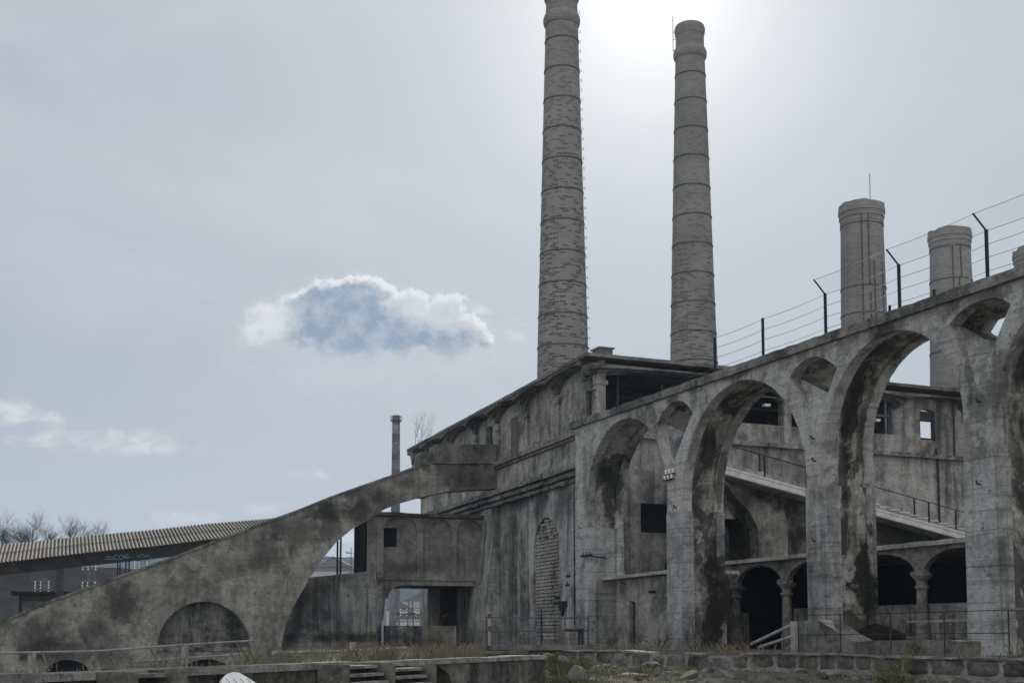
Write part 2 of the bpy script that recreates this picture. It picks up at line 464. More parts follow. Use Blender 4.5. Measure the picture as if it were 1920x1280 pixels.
def make_arcade():
    t = thing("arcade", "tall weathered concrete arcade of round arches carrying a level deck, in front of the mill", "arcade", A, (-45, 30.4, GZ))
    ox, oy, oz = -45, 30.4, GZ

    def so(x, y, z, rx, ry, rz, s, *c): return ((x - ox, y - oy, z - oz), (rx, ry, rz), s, *c)
    ochre = (.10, .085, .05, 1)
    soot = [so(-48.6, 30.9, 2.4, .7, .85, 3.6, .96), so(-48.7, 31.2, 3.6, .7, .6, 3.4, .85),
            so(-38.4, 31.05, 3.9, .8, .8, 2.7, .97), so(-38.3, 31.3, 2.8, .7, .5, 3.0, .8), so(-30.0, 31.0, 3.5, .8, .8, 3.2, .8),
            so(-58.0, 30.9, 9.6, 1.0, .9, 2.6, .85), so(-57.2, 31.5, 8.0, .9, .7, 4.0, .92), so(-57.9, 30.0, 10.3, .9, .35, 1.5, .7),
            so(-48.4, 30.5, 10.0, .9, .45, 1.5, .8), so(-48.5, 31.3, 8.6, .7, .3, 2.0, .7), so(-48.5, 30.2, 8.0, .8, .3, 1.6, .6),
            so(-37.9, 30.4, 9.8, 1.1, .45, 2.6, .9), so(-38.3, 30.2, 7.6, .8, .3, 2.4, .8), so(-38.2, 31.0, 9.2, .8, .25, 2.0, .7),
            so(-36.4, 30.5, 11.9, 1.3, .8, .6, .75), so(-29.6, 30.4, 9.0, .8, .6, 3.6, .85),
            so(-46.5, 30.6, 11.6, 1.6, .8, .6, .5),
            so(-49.5, 30.9, 11.5, .8, .8, .9, .65), so(-39.2, 30.9, 11.5, .8, .8, .9, .65), so(-30.9, 30.9, 11.5, .9, .8, .9, .65),
            so(-35.2, 29.4, 12.2, 1.3, .25, .5, .8), so(-39.8, 29.4, 12.3, .5, .25, .4, .5), so(-44.6, 29.4, 12.45, 1.6, .25, .28, .55),
            so(-49.6, 29.4, 12.35, .7, .25, .3, .6), so(-29.9, 29.4, 12.3, 1.0, .25, .4, .5)]
    mat = concrete("arcade concrete", (.51, .51, .50), (.18, .18, .172), 3, .25, .36, .6, .3, soot, .5, bump=.6, flake=.40, sharp=(.45, .95))
    mat_s = concrete("arch soffit concrete", (.55, .53, .485), (.14, .134, .12), 2, .32, .56, .5, .3, soot, .6, bump=.7, flake=.8, sharp=(.5, .9))
    mat_p = concrete("pier concrete", (.49, .495, .50), (.20, .20, .20), 4, .3, .36, .7, .35, soot, .4, bump=.7, flake=.18, sharp=(.5, .92), lifts=.7)
    # piers
    sides = []
    for i, (a, b) in enumerate(PIERS):
        mb = MB()
        zs = [GZ - .5, 2.2, 4.5, 7.2]
        wob = [.05, .02, .0, .0]
        lo = None
        for j in range(3):
            w0, w1 = wob[j], wob[j + 1]
            mb.box(a - w0, b + w0, YA0 - w0, YA1 + w0, zs[j] + (.002 if j else 0), zs[j + 1])
        # shallow raised arrises on the inner faces (the shaft is recessed between them)
        for sx, s in ((b, 1), (a, -1)):
            for ya in ((YA0 + .03, YA0 + .50), (YA1 - .45, YA1 - .03)):
                x0, x1 = sorted((sx - .02 * s, sx + .11 * s))
                mb.box(x0, x1, ya[0], ya[1], GZ - .4, 7.203)
        pr_ = mb.build("pier", mat_p, t)
        for sx, s in ((b, 1), (a, -1)):
            x0, x1 = sorted((sx - .02 * s, sx + .075 * s))
            MB().box(x0, x1, YA0 + .47, YA1 - .44, GZ - .4, 7.203).build("inner_face", mat_s, pr_)
    mb = MB()
    mb.box(ABUT[0], ABUT[1], YA0, YA1, GZ - .5, 7.2)
    for ya in ((YA0 + .03, YA0 + .50), (YA1 - .45, YA1 - .03)): mb.box(ABUT[1] - .02, ABUT[1] + .11, ya[0], ya[1], GZ - .4, 7.203)
    mb.prism([(ABUT[0] - 2.4, GZ - .4), (ABUT[0] + .003, GZ - .4), (ABUT[0] + .003, 6.9), (ABUT[0] - .35, 6.9), (ABUT[0] - 1.3, 5.0)], [], YA0 + .35, YA1)
    mb.build("abutment", mat_p, t)
    # arch wall: outline with arch cut-outs, and an eye-shaped opening over each pier
    xl, xr = ABUT[0], PIERS[-1][1]
    edges = [ABUT] + PIERS

    def outline(grow):
        pts = [(xl, 7.2)]
        for i in range(len(edges)):
            a, b = edges[i]
            pts.append((b + (-grow if i < len(edges) - 1 else 0), 7.2))
            if i < len(edges) - 1:
                x0, x1 = b - grow, edges[i + 1][0] + grow
                r = (x1 - x0) / 2
                sp = CROWN + grow - r
                pts += [(px_ + random.uniform(-.013, .013), pz_ + random.uniform(-.016, .016)) for px_, pz_ in arc((x0 + x1) / 2, sp, r, r, 180, 0, 56)]
                pts.append((x1, 7.2))
        pts += [(xr, 12.5), (xl, 12.5)]
        out = []
        for p in pts:
            if not out or (abs(p[0] - out[-1][0]) + abs(p[1] - out[-1][1])) > 1e-4: out.append(p)
        return out
    eyes_px = [
        [(1232.5, 794.6), (1240, 776), (1250, 762.5), (1260, 754), (1271, 750), (1280, 752), (1289, 759), (1296, 768), (1298, 774), (1294, 787), (1288, 799), (1281, 809), (1275, 812), (1262, 809), (1247, 802)],
        [(1480, 708), (1491, 690), (1505.7, 677), (1519, 670), (1532, 668), (1544, 671), (1556, 678), (1566, 686), (1569.4, 690), (1565, 702), (1557, 717), (1548, 731), (1541, 737), (1525, 735), (1502, 725)],
        [(1780.6, 607.8), (1793, 591), (1808, 577.5), (1825, 568), (1845, 561.5), (1864, 558.5), (1880, 561), (1895, 569.7), (1890, 580), (1880, 598), (1868, 620), (1856, 640), (1848, 646), (1833, 640), (1806, 624)]]
    eyes = [[A.hy(x, y, YA0) for x, y in e] for e in eyes_px]
    e3 = eyes[2]; mx = sum(PIERS[2]) / 2

    def hull(ps):
        ps = sorted(set(ps)); out = []
        for seq in (ps, ps[::-1]):
            h_ = []
            for p in seq:
                while len(h_) > 1 and (h_[-1][0] - h_[-2][0]) * (p[1] - h_[-2][1]) - (h_[-1][1] - h_[-2][1]) * (p[0] - h_[-2][0]) <= 0: h_.pop()
                h_.append(p)
            out += h_[:-1]
        return out
    open3 = hull(e3 + [A.hy(px, py, yy) for px, py in ((1863, 627), (1879, 598), (1872, 600), (1858, 622)) for yy in (YA0 + .5, YA1)])
    eyes.append([(x + 9.35, z) for x, z in e3])
    mb = MB()
    # the front ring: under each eye the rings part and a sloping saddle runs down to the pier
    front = []
    for (a, b), e in zip(PIERS, eyes):
        il = min(range(len(e)), key=lambda i: e[i][0]); ir = max(range(len(e)), key=lambda i: e[i][0])
        zb = min(z for x, z in e); xm = (a + b) / 2
        up = [p for p in e if p[1] >= min(e[il][1], e[ir][1]) - .02]
        up = e[il:ir + 1] if il < ir else e[ir:il + 1]
        front.append(up + [(xm + .16, zb - 1.0), (xm, zb - 1.25), (xm - .16, zb - 1.0)])
    mb.prism(outline(0.0), front, YA0, YA0 + .5)
    back = [eyes[0], eyes[1], open3, eyes[3]]
    mb.prism(outline(0.0), back, YA1 - .45, YA1)
    mb.build("arch_wall", mat, t)
    mb = MB(); mb.prism(outline(.10), back, YA0 + .5, YA1 - .45); mb.build("soffit", mat_s, t)
    for (a, b), e in zip(PIERS, eyes):
        il = min(range(len(e)), key=lambda i: e[i][0]); ir = max(range(len(e)), key=lambda i: e[i][0])
        ib = min(range(len(e)), key=lambda i: e[i][1]); xm = (a + b) / 2; zb = e[ib][1]
        y1 = YA0 + .497
        lo = [(xm - .16, YA0 + .02, zb - 1.0), (xm, YA0 + .02, zb - 1.25), (xm + .16, YA0 + .02, zb - 1.0)]
        L_, R_, B_ = (e[il][0], y1, e[il][1]), (e[ir][0], y1, e[ir][1]), (e[ib][0], y1 - .06, e[ib][1])
        MB().add([L_, lo[0], lo[1], lo[2], R_, B_], [(0, 1, 5), (1, 2, 5), (2, 3, 5), (3, 4, 5)]).build("saddle", mat_p, t, smooth=True, recalc=False)
    # deck slab with a worn lip
    mb = MB()
    top = [(xl - .5, ZTOP - .34)] + [(xr + .3, ZTOP - .34)] + rough_line((xr + .3, ZTOP), (xl - .5, ZTOP), .35, .022) + [(xl - .5, ZTOP)]
    mb.prism(top, [], YA0 - .14, YA1 + .2)
    mb.prism([(xl, 12.496), (xr, 12.496), (xr, ZTOP - .335), (xl, ZTOP - .335)], [], YA0 - .003, YA1 + .003)
    mb.build("deck_slab", concrete("deck concrete", (.36, .35, .33), (.13, .125, .12), 6, .5, .55, .4, bump=.8), t)
    # insulator stubs left in the piers
    for x, z in ((-39.2, 9.05), (-39.15, 8.2), (-39.25, 5.2), (-49.3, 7.4), (-30.8, 6.4), (-30.7, 9.0)):
        MB().tube([(x, YA0 + .02, z), (x, YA0 - .12, z), (x, YA0 - .16, z + .12)], .03, 6).build("hook", M['iron'], t)
    return t


make_arcade()


def make_deck_fence():
    t = thing("barbed_wire_fence", "dark steel posts with outward arms and wire strands along the arcade deck", "fence", A, (-40, 29.8, ZTOP))
    y = YA0 + .12
    tops = [(1340, 640, 0), (1430, 600, 0), (1547, 555, 1), (1685, 500, 1), (1849, 432, 1)]
    xs = []
    for px, py, armed in tops:
        x, z = A.hy(px, py, y); xs.append((x, armed))
    last = xs[-1][0]
    xs += [(last + 4.0, 1), (last + 8.0, 1)]
    H = 1.62
    elbows = []
    for x, armed in xs:
        mb = MB()
        mb.box(x - .045, x + .045, y - .04, y + .04, ZTOP - .1, ZTOP + H)
        if armed:
            mb.tube([(x, y, ZTOP + H - .03), (x - .12, y - .42, ZTOP + H + .52)], .03, 6)
        mb.build("post", M['black_steel'], t)
    for px, py, hgt in ((1241, 676, .35), (1668, 572, .3), (1752, 571, .3)):
        x, _ = A.hy(px, py, y)
        MB().box(x - .04, x + .04, y - .03, y + .03, ZTOP - .06, ZTOP + hgt).build("stub_post", M['black_steel'], t)
    X0, X1 = xs[0][0] - 12.5, xs[-1][0]

    def strand(dy, h, x0, r):
        pts = []
        ks = [x0] + [x for x, _ in xs if x > x0 + .1]
        for i in range(len(ks) - 1):
            for j in range(4):
                u = j / 4
                xx = ks[i] + (ks[i + 1] - ks[i]) * u
                pts.append((xx, y + dy, ZTOP + h - .05 * 4 * u * (1 - u)))
        pts.append((X1, y + dy, ZTOP + h))
        MB().tube(pts, r, 4).build("wire", M['grey_steel'], t)
    for h in (.28, .72, 1.14, 1.58): strand(0, h, xs[0][0] - 2.2, .009)
    strand(-.40, H + .50, xs[2][0], .008)
    mb = MB()                                  # thin netting between the elbows and the arm tips
    n = 230; x0 = xs[2][0]
    for i in range(n):
        x = x0 + (X1 - x0) * i / n
        mb.tube([(x, y, ZTOP + 1.6), (x - .1, y - .40, ZTOP + 2.12)], .0009, 3, False)
        mb.tube([(x - .1, y, ZTOP + 1.6), (x, y - .40, ZTOP + 2.12)], .0009, 3, False)
    mb.build("netting", M['grey_steel'], t)


make_deck_fence()


# ------------------------------------------------------------------ main building
def make_main_building():
    t = thing("mill_building", "big derelict concrete mill with a scalloped eave, cornices and dark open upper bays", "building", B, (-10, 0, GZ))
    ox, oy, oz = -10, 0, GZ

    def so(x, y, z, rx, ry, rz, s, *c): return ((x - ox, y - oy, z - oz), (rx, ry, rz), s, *c)
    soot = [so(-13, 0, 10.3, 5.5, 2, .75, .75), so(-8.5, 0, 9.7, 1.3, 2, 1.2, .6), so(-4.5, 0, 9.8, 2.2, 2, 1.3, .65), so(-16.5, 0, 9.9, 1.5, 2, 1.8, .5),
            so(-3.4, 0, 7.2, .5, 2, 2.4, .3), so(-18, 0, 1.6, 6, 2, 1.0, .5), so(-6, 0, 1.4, 6, 2, .9, .55), so(-20, 0, 11.9, 3, 3, 1.4, .9)]
    lower = concrete("mill lower wall concrete", (.50, .505, .50), (.17, .173, .172), 7, .2, .46, 1.0, .12, soot, .4, bump=.5, flake=.25, lifts=.4)
    upper = concrete("mill upper wall concrete", (.50, .495, .47), (.18, .176, .162), 8, .3, .44, .65, .15, (), .4, bump=.5, flake=.25)
    trim = concrete("mill cornice concrete", (.40, .395, .38), (.09, .088, .08), 9, .6, .52, .3, .0, (), .4, bump=.8)
    xl = -36.4
    # lower wall with the arched niche
    nx0, nx1 = -9.75, -5.55
    niche = [(nx0, 1.5), (nx1, 1.5), (nx1, 7.1)] + arc((nx0 + nx1) / 2, 7.1, (nx1 - nx0) / 2, 1.75, 0, 180, 18)[1:]
    mb = MB()
    mb.prism([(xl, GZ - .4), (0, GZ - .4), (0, 11.0), (xl, 11.0)], [niche], -.003, .6)
    mb.build("lower_wall", lower, t)
    # perforated block screen that fills the niche
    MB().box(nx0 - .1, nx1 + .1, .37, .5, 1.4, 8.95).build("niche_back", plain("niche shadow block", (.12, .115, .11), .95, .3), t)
    mb = MB()
    nrow = 34; ncol = 15
    cw = (nx1 - nx0) / ncol; ch = 7.3 / nrow
    for r in range(nrow):
        for c in range(ncol + 1):
            x = nx0 + (c - .5 * (r % 2)) * cw; z = 1.5 + r * ch
            if random.random() < (.04 if r < 28 else .35): continue
            mid = (nx0 + nx1) / 2
            if z > 7.0 and ((x + cw / 2 - mid) / 2.1) ** 2 + ((z - 7.1) / 1.75) ** 2 > .9: continue
            x0, x1 = max(x + .02, nx0), min(x + cw - .075, nx1)
            if x1 - x0 > .04: mb.box(x0, x1, .10 + random.uniform(-.015, .015), .38, z + .02, z + ch - .035)
    mb.build("block_screen", concrete("screen blocks", (.52, .51, .49), (.26, .255, .245), 10, .3, .45, .6, 0, (), .3), t)
    # middle and upper wall with a window, a door and a blocked slot
    win = [(-19.65, 14.7), (-18.35, 14.7), (-18.35, 16.2), (-19.65, 16.2)]
    door = [(-1.72, 13.45), (-.78, 13.45), (-.78, 15.5), (-1.72, 15.5)]
    mb = MB()
    mb.prism([(xl, 11.0), (0, 11.0), (0, 13.2), (xl, 13.2)], [], .02, .6)
    mb.prism([(xl, 13.2), (0, 13.2), (0, 17.0), (xl, 17.0)], [win, door], .16, .6)
    uw = mb.build("upper_wall", upper, t)
    MB().box(-19.7, -18.3, .5, .58, 14.65, 16.25).build("window", M['void'], uw)  # near-black box stands in for the darkness of the opening
    MB().box(-1.8, -.7, .45, .55, 13.4, 15.55).build("door", M['void'], uw)  # near-black box stands in for the darkness of the doorway
    mb = MB(); mb.box(-14.35, -13.1, .10, .165, 13.5, 16.0)
    mb.build("blocked_slot", plain("brown panel", (.15, .125, .105), .9, .25), t)
    # pilasters between bays
    bays = [-36.4, -33.5, -27.86, -21.76, -16.9, -11.2, -5.82, -.33]
    for x in bays[1:]:
        mb = MB(); mb.box(x - .22, x + .22, .02, .17, 13.25, 15.9)
        mb.box(x - .34, x + .34, -.08, .16, 15.55, 15.75)
        if x > -.5:
            mb.box(x - .55, x + .33, -.12, .5, 15.75, 16.1); mb.box(x - .45, x + .33, -.06, .5, 15.3, 15.5)
        mb.build("pilaster", upper, t)
    # scalloped eave: a shallow vault over every bay, hung between eave edge and wall
    for a, b in zip(bays[:-1], bays[1:]):
        mb = MB()
        w = (b - a) / 2 - .15; cx = (a + b) / 2
        for k, (y0, y1, rz, ww) in enumerate(((-.78, -.45, .28, w + .1), (-.45, -.15, .5, w + .05), (-.15, .16, .8, w))):
            mb.prism([(a, 17.0 - .03), (a, 17.0 - .12 - rz)] + arc(cx, 17.0 - .12 - rz, ww, rz, 180, 0, 14) + [(b, 17.0 - .12 - rz), (b, 17.0 - .03)], [], y0, y1)
        mb.build("eave_vault", concrete("eave concrete", (.27, .26, .245), (.07, .068, .065), 12, .4, .5, .4) if a == bays[0] else bpy.data.materials["eave concrete"], t)
    # ledge and the triple-moulded cornice
    mb = MB()
    mb.prism(rough_poly([(xl, 13.08), (.1, 13.08), (.1, 13.36), (xl, 13.36)], .5, .03), [], -.34, .3)
    mb.box(xl, 0, -.16, .1, 12.92, 13.08)
    mb.build("ledge", trim, t)
    for z0, z1, d in ((11.05, 11.36, .72), (10.72, 10.97, .5), (10.42, 10.64, .30)):
        MB().prism(rough_poly([(xl, z0), (1.2, z0), (1.2, z1), (xl, z1)], .45, .035), [], -d, .1).build("cornice", trim, t)
    # battered buttresses on the lower wall
    for x0, x1, d in ((-19.6, -16.4, 1.15), (-3.6, -.4, .5)):
        mb = MB()
        mb.hexa([(x0 - d * .9, -d, GZ - .3), (x1 + d * .25, -d, GZ - .3), (x1 + d * .25, .1, GZ - .3), (x0 - d * .9, .1, GZ - .3)],
                [(x0, -.12, 10.4), (x1, -.12, 10.4), (x1, .1, 10.4), (x0, .1, 10.4)])
        mb.build("buttress", lower, t)
    for x in (-13.2, -11.6, -3.9):
        mb = MB(); mb.hexa([(x - .3, -.16, GZ - .3), (x + .3, -.16, GZ - .3), (x + .3, .1, GZ - .3), (x - .3, .1, GZ - .3)],
                           [(x - .22, -.06, 10.4), (x + .22, -.06, 10.4), (x + .22, .1, 10.4), (x - .22, .1, 10.4)])
        mb.build("rib", lower, t)
    # ---- facade that faces the viewer: built in the arcade's frame, converted to this building's frame
    def a2b(p): return (*B.loc(*A.wld(p[0], p[1])), p[2])

    class MA(MB):
        def build(s, *a, **k):
            s.v = [a2b(p) for p in s.v]; return MB.build(s, *a, **k)
    X = CXA; Y0 = CYA; Y1 = 58.2
    east_soot = []
    east = concrete("mill front concrete", (.43, .425, .405), (.14, .138, .13), 13, .22, .46, .8, .1, (), .4, bump=.5, flake=.25)
    # lower front, with dark window openings
    mb = MA()
    holes = []
    for y0, y1, z0, z1 in ((34.9, 38.4, 7.45, 9.1), (36.4, 38.4, 4.2, 5.75), (45.8, 49.5, 6.2, 9.8)):
        holes.append([(y0, z0), (y1, z0), (y1, z1), (y0, z1)])
    mb.prism([(Y0, GZ - .4), (Y1, GZ - .4), (Y1, 12.8), (Y0, 12.8)], holes, X - .5, X, 'x')
    fw = mb.build("front_wall", east, t)
    for h in holes:
        MA().box(X - .52, X - .44, h[0][0] - .1, h[1][0] + .1, h[0][1] - .1, h[2][1] + .1).build("window", M['void'], fw)  # near-black box stands in for the darkness of the opening
    mb = MA(); mb.prism(rough_poly([(Y0 - .1, 12.72), (Y1 + .15, 12.72), (Y1 + .15, 12.98), (Y0 - .1, 12.98)], .5, .025), [], X - .3, X + .32, 'x'); mb.build("ledge", trim, t)
    # parapet below the open bays; pillars; the solid room at the far end with its window
    par_end = 53.3
    mb = MA(); mb.prism([(Y0 + .9, 12.98), (par_end, 12.98), (par_end, 14.08), (Y0 + .9, 14.08)], [], X - .35, X - .02, 'x'); mb.build("parapet", east, t)
    for y in (Y0 + .35, 44.85, 49.3):
        mb = MA(); w = .28
        mb.box(X - .5, X + .04, y - w, y + w, 13.0, 16.55)
        mb.box(X - .55, X + .12, y - w - .12, y + w + .12, 15.6, 15.85); mb.build("pillar", east, t)
    wy0, wy1, wz0, wz1 = 54.85, 56.05, 13.9, 15.85
    hole = [(wy0, wz0), (wy1, wz0), (wy1, wz1 - .2)] + arc((wy0 + wy1) / 2, wz1 - .2, .6, .2, 0, 180, 8)[1:]
    mb = MA()
    pts = []
    mb.prism([(par_end + .35, 12.98), (Y1 - .6, 12.98), (Y1 - .6, 16.5), (par_end + .35, 16.5)], [hole], X - .42, X - .01, 'x')
    # rounded corners either side of the room
    for cy, a0, a1 in ((par_end + .35, 180, 270), (Y1 - .6, 270, 360)):
        n = 6
        for i in range(n):
            q0, q1 = R(a0 + (a1 - a0) * i / n), R(a0 + (a1 - a0) * (i + 1) / n)
            o = .6
            p = [(X - .01 - o + o * -math.sin(q), cy + o * math.cos(q)) for q in (q0, q1)]
            r2 = o - .3
            pi_ = [(X - .01 - o + r2 * -math.sin(q), cy + r2 * math.cos(q)) for q in (q0, q1)]
            mb.hexa([(*p[0], 12.98), (*p[1], 12.98), (*pi_[1], 12.98), (*pi_[0], 12.98)], [(*p[0], 16.5), (*p[1], 16.5), (*pi_[1], 16.5), (*pi_[0], 16.5)])
    rw = mb.build("room_wall", east, t)
    mb = MA(); mb.box(X - .25, X - .18, wy0, wy1, wz0 + .05, wz0 + .16); mb.box(X - .25, X - .18, wy0, wy0 + .08, wz0, wz1 - .2); mb.box(X - .25, X - .18, wy1 - .08, wy1, wz0, wz1 - .2); mb.box(X - .25, X - .18, wy0, wy1, wz1 - .75, wz1 - .1)
    mb.build("window_frame", M['iron'], rw)
    # dark interior of the open storey
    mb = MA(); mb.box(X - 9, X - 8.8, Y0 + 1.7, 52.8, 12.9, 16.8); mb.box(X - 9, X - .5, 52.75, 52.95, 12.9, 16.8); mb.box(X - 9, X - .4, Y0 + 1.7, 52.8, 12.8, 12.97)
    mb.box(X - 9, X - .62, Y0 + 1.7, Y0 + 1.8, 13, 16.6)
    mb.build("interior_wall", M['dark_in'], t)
    # frame and lamp in the open bay, water pipe on the corner
    mb = MA(); mb.box(X - .3, X - .2, 50.2, 52.6, 15.2, 15.3); mb.box(X - .3, X - .2, 52.3, 52.4, 14.1, 16.4); mb.build("bay_frame", M['grey_steel'], t)
    MA().box(X - .3, X - .2, 41.8, 44.3, 15.75, 15.82).build("rail_bar", M['grey_steel'], t)
    mb = MA(); mb.box(X - .6, X - .3, 51.7, 52.0, 14.9, 15.05); mb.build("lamp", M['porcelain'], t)
    MA().box(X - .6, X - .3, 43.5, 43.9, 15.25, 15.4).build("lamp", M['porcelain'], t)
    mb = MA(); mb.tube([(X + .1, 55.95, 13.4), (X + .12, 56.05, 12.7), (X + .12, 56.05, 8.0)], .07, 8); mb.tube([(X + .1, 57.45, 16.4), (X + .1, 57.45, 13.0)], .06, 8)
    mb.build("downpipe", M['iron'], t)
    # front roof with shallow vaults between the pillars
    for a, b in ((Y0 - .6, 44.85), (44.85, 53.3), (53.3, 58.9)):
        mb = MA(); w = (b - a) / 2 - .2; c = (a + b) / 2
        for x0, x1, rz in ((X + .3, X + .72, .28), (X - .1, X + .3, .55), (X - .5, X - .1, .8)):
            mb.prism([(a, 16.62), (a, 16.56 - rz)] + arc(c, 16.56 - rz, w, rz - .03, 180, 0, 14) + [(b, 16.56 - rz), (b, 16.62)], [], x0, x1, 'x')
        mb.build("eave_vault", bpy.data.materials["eave concrete"], t)
    # roof slab over both facades, plan outline in this frame
    c0 = a2b((X + .76, Y0 - .85, 0)); c1 = a2b((X + .76, Y1 + 1.5, 0)); c2 = a2b((X - 6.0, Y1 + 1.5, 0)); c3 = a2b((X - 9.5, 52, 0)); c4 = a2b((X - 12, Y0 + 6, 0))
    plan = [(xl - 1.3, -.85), (c0[0] - .2, -.85), c0[:2], c1[:2], c2[:2], c3[:2], c4[:2], (xl - 1.3, 9)]
    mb = MB(); mb.prism(rough_poly([p[:2] for p in plan], .8, .03), [], 16.97, 17.16, 'z')
    rf_ = mb.build("roof", M['roof'], t)
    mb = MA(); mb.box(X - .5, X + .4, Y0 + .1, Y0 + .9, 17.16, 17.55); mb.box(X - .6, X + .5, Y0, Y0 + 1.0, 17.551, 17.63)
    mb.build("roof_vent", trim, rf_)
    mb = MA(); mb.box(X - 2.5, X - 1.6, 53.2, 54.4, 17.16, 17.45); mb.build("roof_vent", trim, rf_)
    # north end wall and the tip of the overhang
    mb = MB(); mb.box(xl, xl + .5, .62, 8, GZ - .3, 16.9); mb.build("end_wall", upper, t)
    mb = MB()
    mb.prism([(xl - 1.35, 16.96), (xl - 1.35, 16.65), (xl - .6, 16.6), (xl - .1, 16.2), (xl, 15.7), (xl + .1, 15.7), (xl + .1, 16.96)], [], -.8, 8); mb.build("eave_end", trim, t)
    # soot-dark recess and iron leftovers on the lower wall
    return t


make_main_building()

# ------------------------------------------------------------------ chimneys
def make_chimney(label, y, prof, bands, rad, seed, n=40, crumble=0.0, straps=(), collar=None, rim=None, rubble_top=30, rod=None, steps=0, dashes=.8, light=(.31, .30, .29), dark=(.115, .11, .108)):
    """prof: list of (z, radius) up the shaft"""
    x = CHX[y]
    t = thing("brick_chimney", label, "chimney", A, (x, y, GZ), "factory chimneys behind the mill")

    def rad_at(z):
        for (z0, r0), (z1, r1) in zip(prof[:-1], prof[1:]):
            if z0 <= z <= z1: return r0 + (r1 - r0) * (z - z0) / (z1 - z0)
        return prof[-1][1]
    mat = chimney_brick("chimney masonry %d" % seed, rad, seed, rubble_top - GZ, light=light, dark=dark, dashes=dashes)
    rng = random.Random(seed)
    zt = prof[-1][0]
    zz = []
    z = prof[0][0]
    while z < zt: zz.append(z); z += 1.6
    zz.append(zt)
    jit = None
    if crumble:
        last = len(zz) - 1
        jr = [rng.uniform(-crumble, 0) for _ in range(n)]
        jit = lambda i, k: jr[k] if i == last else 0
    MB().lathe([(rad_at(q), q) for q in zz], n, (x, y), jit).build("shaft", mat, t, smooth=False)
    bm_ = bpy.data.materials.get("chimney band") or plain("chimney band", (.11, .105, .10), .8, .4)
    for zb in bands:
        r = rad_at(zb) + .03
        MB().lathe([(r - .06, zb - .045), (r + .01, zb - .04), (r + .01, zb + .04), (r - .06, zb + .045)], n, (x, y), cap=False).build("band", bm_, t)
    if collar:
        for (z0, z1, out) in collar:
            m_ = []
            for i in range(9):
                u = i / 8; q = z0 + (z1 - z0) * u
                m_.append((rad_at(min(q, zt)) - .03 + (out + .03) * math.sin(math.pi * min(1, max(0, u))) ** .6, q))
            MB().lathe(m_, n, (x, y)).build("collar", mat, t)
    if rim:
        z0, z1, out = rim
        r = rad_at(zt)
        if crumble:
            hh = z1 - z0; pr = [(r - .02, z0)]
            for c_ in range(4):
                ro = r + out * (.3, .65, 1.0, .8)[c_]; za = z0 + hh * c_ / 4
                pr += [(ro, za + .01), (ro, za + hh / 4 - .02)]
            pr += [(r * .74, z1 - .05), (r * .72, z1 - 2)]
            lift = [rng.choice((0, -.05, -.12, -.12, -.22, -.3)) * crumble / .3 + .25 * crumble * mnoise.noise(Vector((math.cos(6.2832 * q_ / n) * 1.6, math.sin(6.2832 * q_ / n) * 1.6, seed))) for q_ in range(n)]
            lift = [lift[q_ - q_ % 2] for q_ in range(n)]
            MB().lathe(pr, n, (x, y), lambda i, k: lift[k] if i >= 8 and i < 10 else (lift[k] * .3 if i == 7 else 0)).build("rim", mat, t)
        else:
            pr = [(r - .02, z0), (r + out * .55, z0 + .25), (r + out, z0 + .6), (r + out, z1 - .25), (r + out * .55, z1), (r * .72, z1), (r * .70, z1 - 2)]
            MB().lathe(pr, n, (x, y)).build("rim", mat, t)
    for az, z0, z1 in straps:
        mb = MB(); q = R(az)
        pts = []
        for i in range(7):
            zq = z0 + (z1 - z0) * i / 6; r = rad_at(zq) + .02
            pts.append((x + r * math.cos(q), y + r * math.sin(q), zq))
        mb.tube(pts, .055, 6); mb.build("strap", bm_, t)
    if steps:
        q = R(steps)
        z = prof[0][0] + 16
        while z < zt - 1:
            r = rad_at(z); cx, cy = x + r * math.cos(q), y + r * math.sin(q)
            tx, ty = -math.sin(q), math.cos(q)
            ex, ey = math.cos(q) * .13, math.sin(q) * .13
            mb = MB(); mb.tube([(cx - tx * .17, cy - ty * .17, z), (cx - tx * .17 + ex, cy - ty * .17 + ey, z), (cx + tx * .17 + ex, cy + ty * .17 + ey, z), (cx + tx * .17, cy + ty * .17, z)], .015, 4)
            mb.build("climbing_iron", bm_, t)
            z += .7
    if rod:
        az, z0, z1, off = rod
        q = R(az); r = rad_at(min(z1, zt)) + off
        px_, py_ = x + r * math.cos(q), y + r * math.sin(q)
        mb = MB(); mb.tube([(px_, py_, z0), (px_, py_, z1)], .028, 5)
        lr = mb.build("lightning_rod", bm_, t)
        if off > .1:
            for zq in (z0 + .15, (z0 + min(z1, zt)) / 2, min(z1, zt) - .4):
                MB().tube([(px_, py_, zq), (x + math.cos(q) * rad_at(min(zq, zt)) * .98, y + math.sin(q) * rad_at(min(zq, zt)) * .98, zq)], .02, 4).build("rod_bracket", bm_, lr)
    return t


cy1, cy2, cy3, cy4, cy5 = 37.4, 48.78, 60.25, 71.9, 81.1
CHX = {cy1: -77.5, cy2: -79.12, cy3: -74.15, cy4: -77.8, cy5: -78.0}
def chz(px, py, y):       # height of a point on the axis of a chimney
    x = CHX[y]
    w = A.wld(x, y); d = W._d(px, py); return EYE + d[2] * w[1] / d[1]


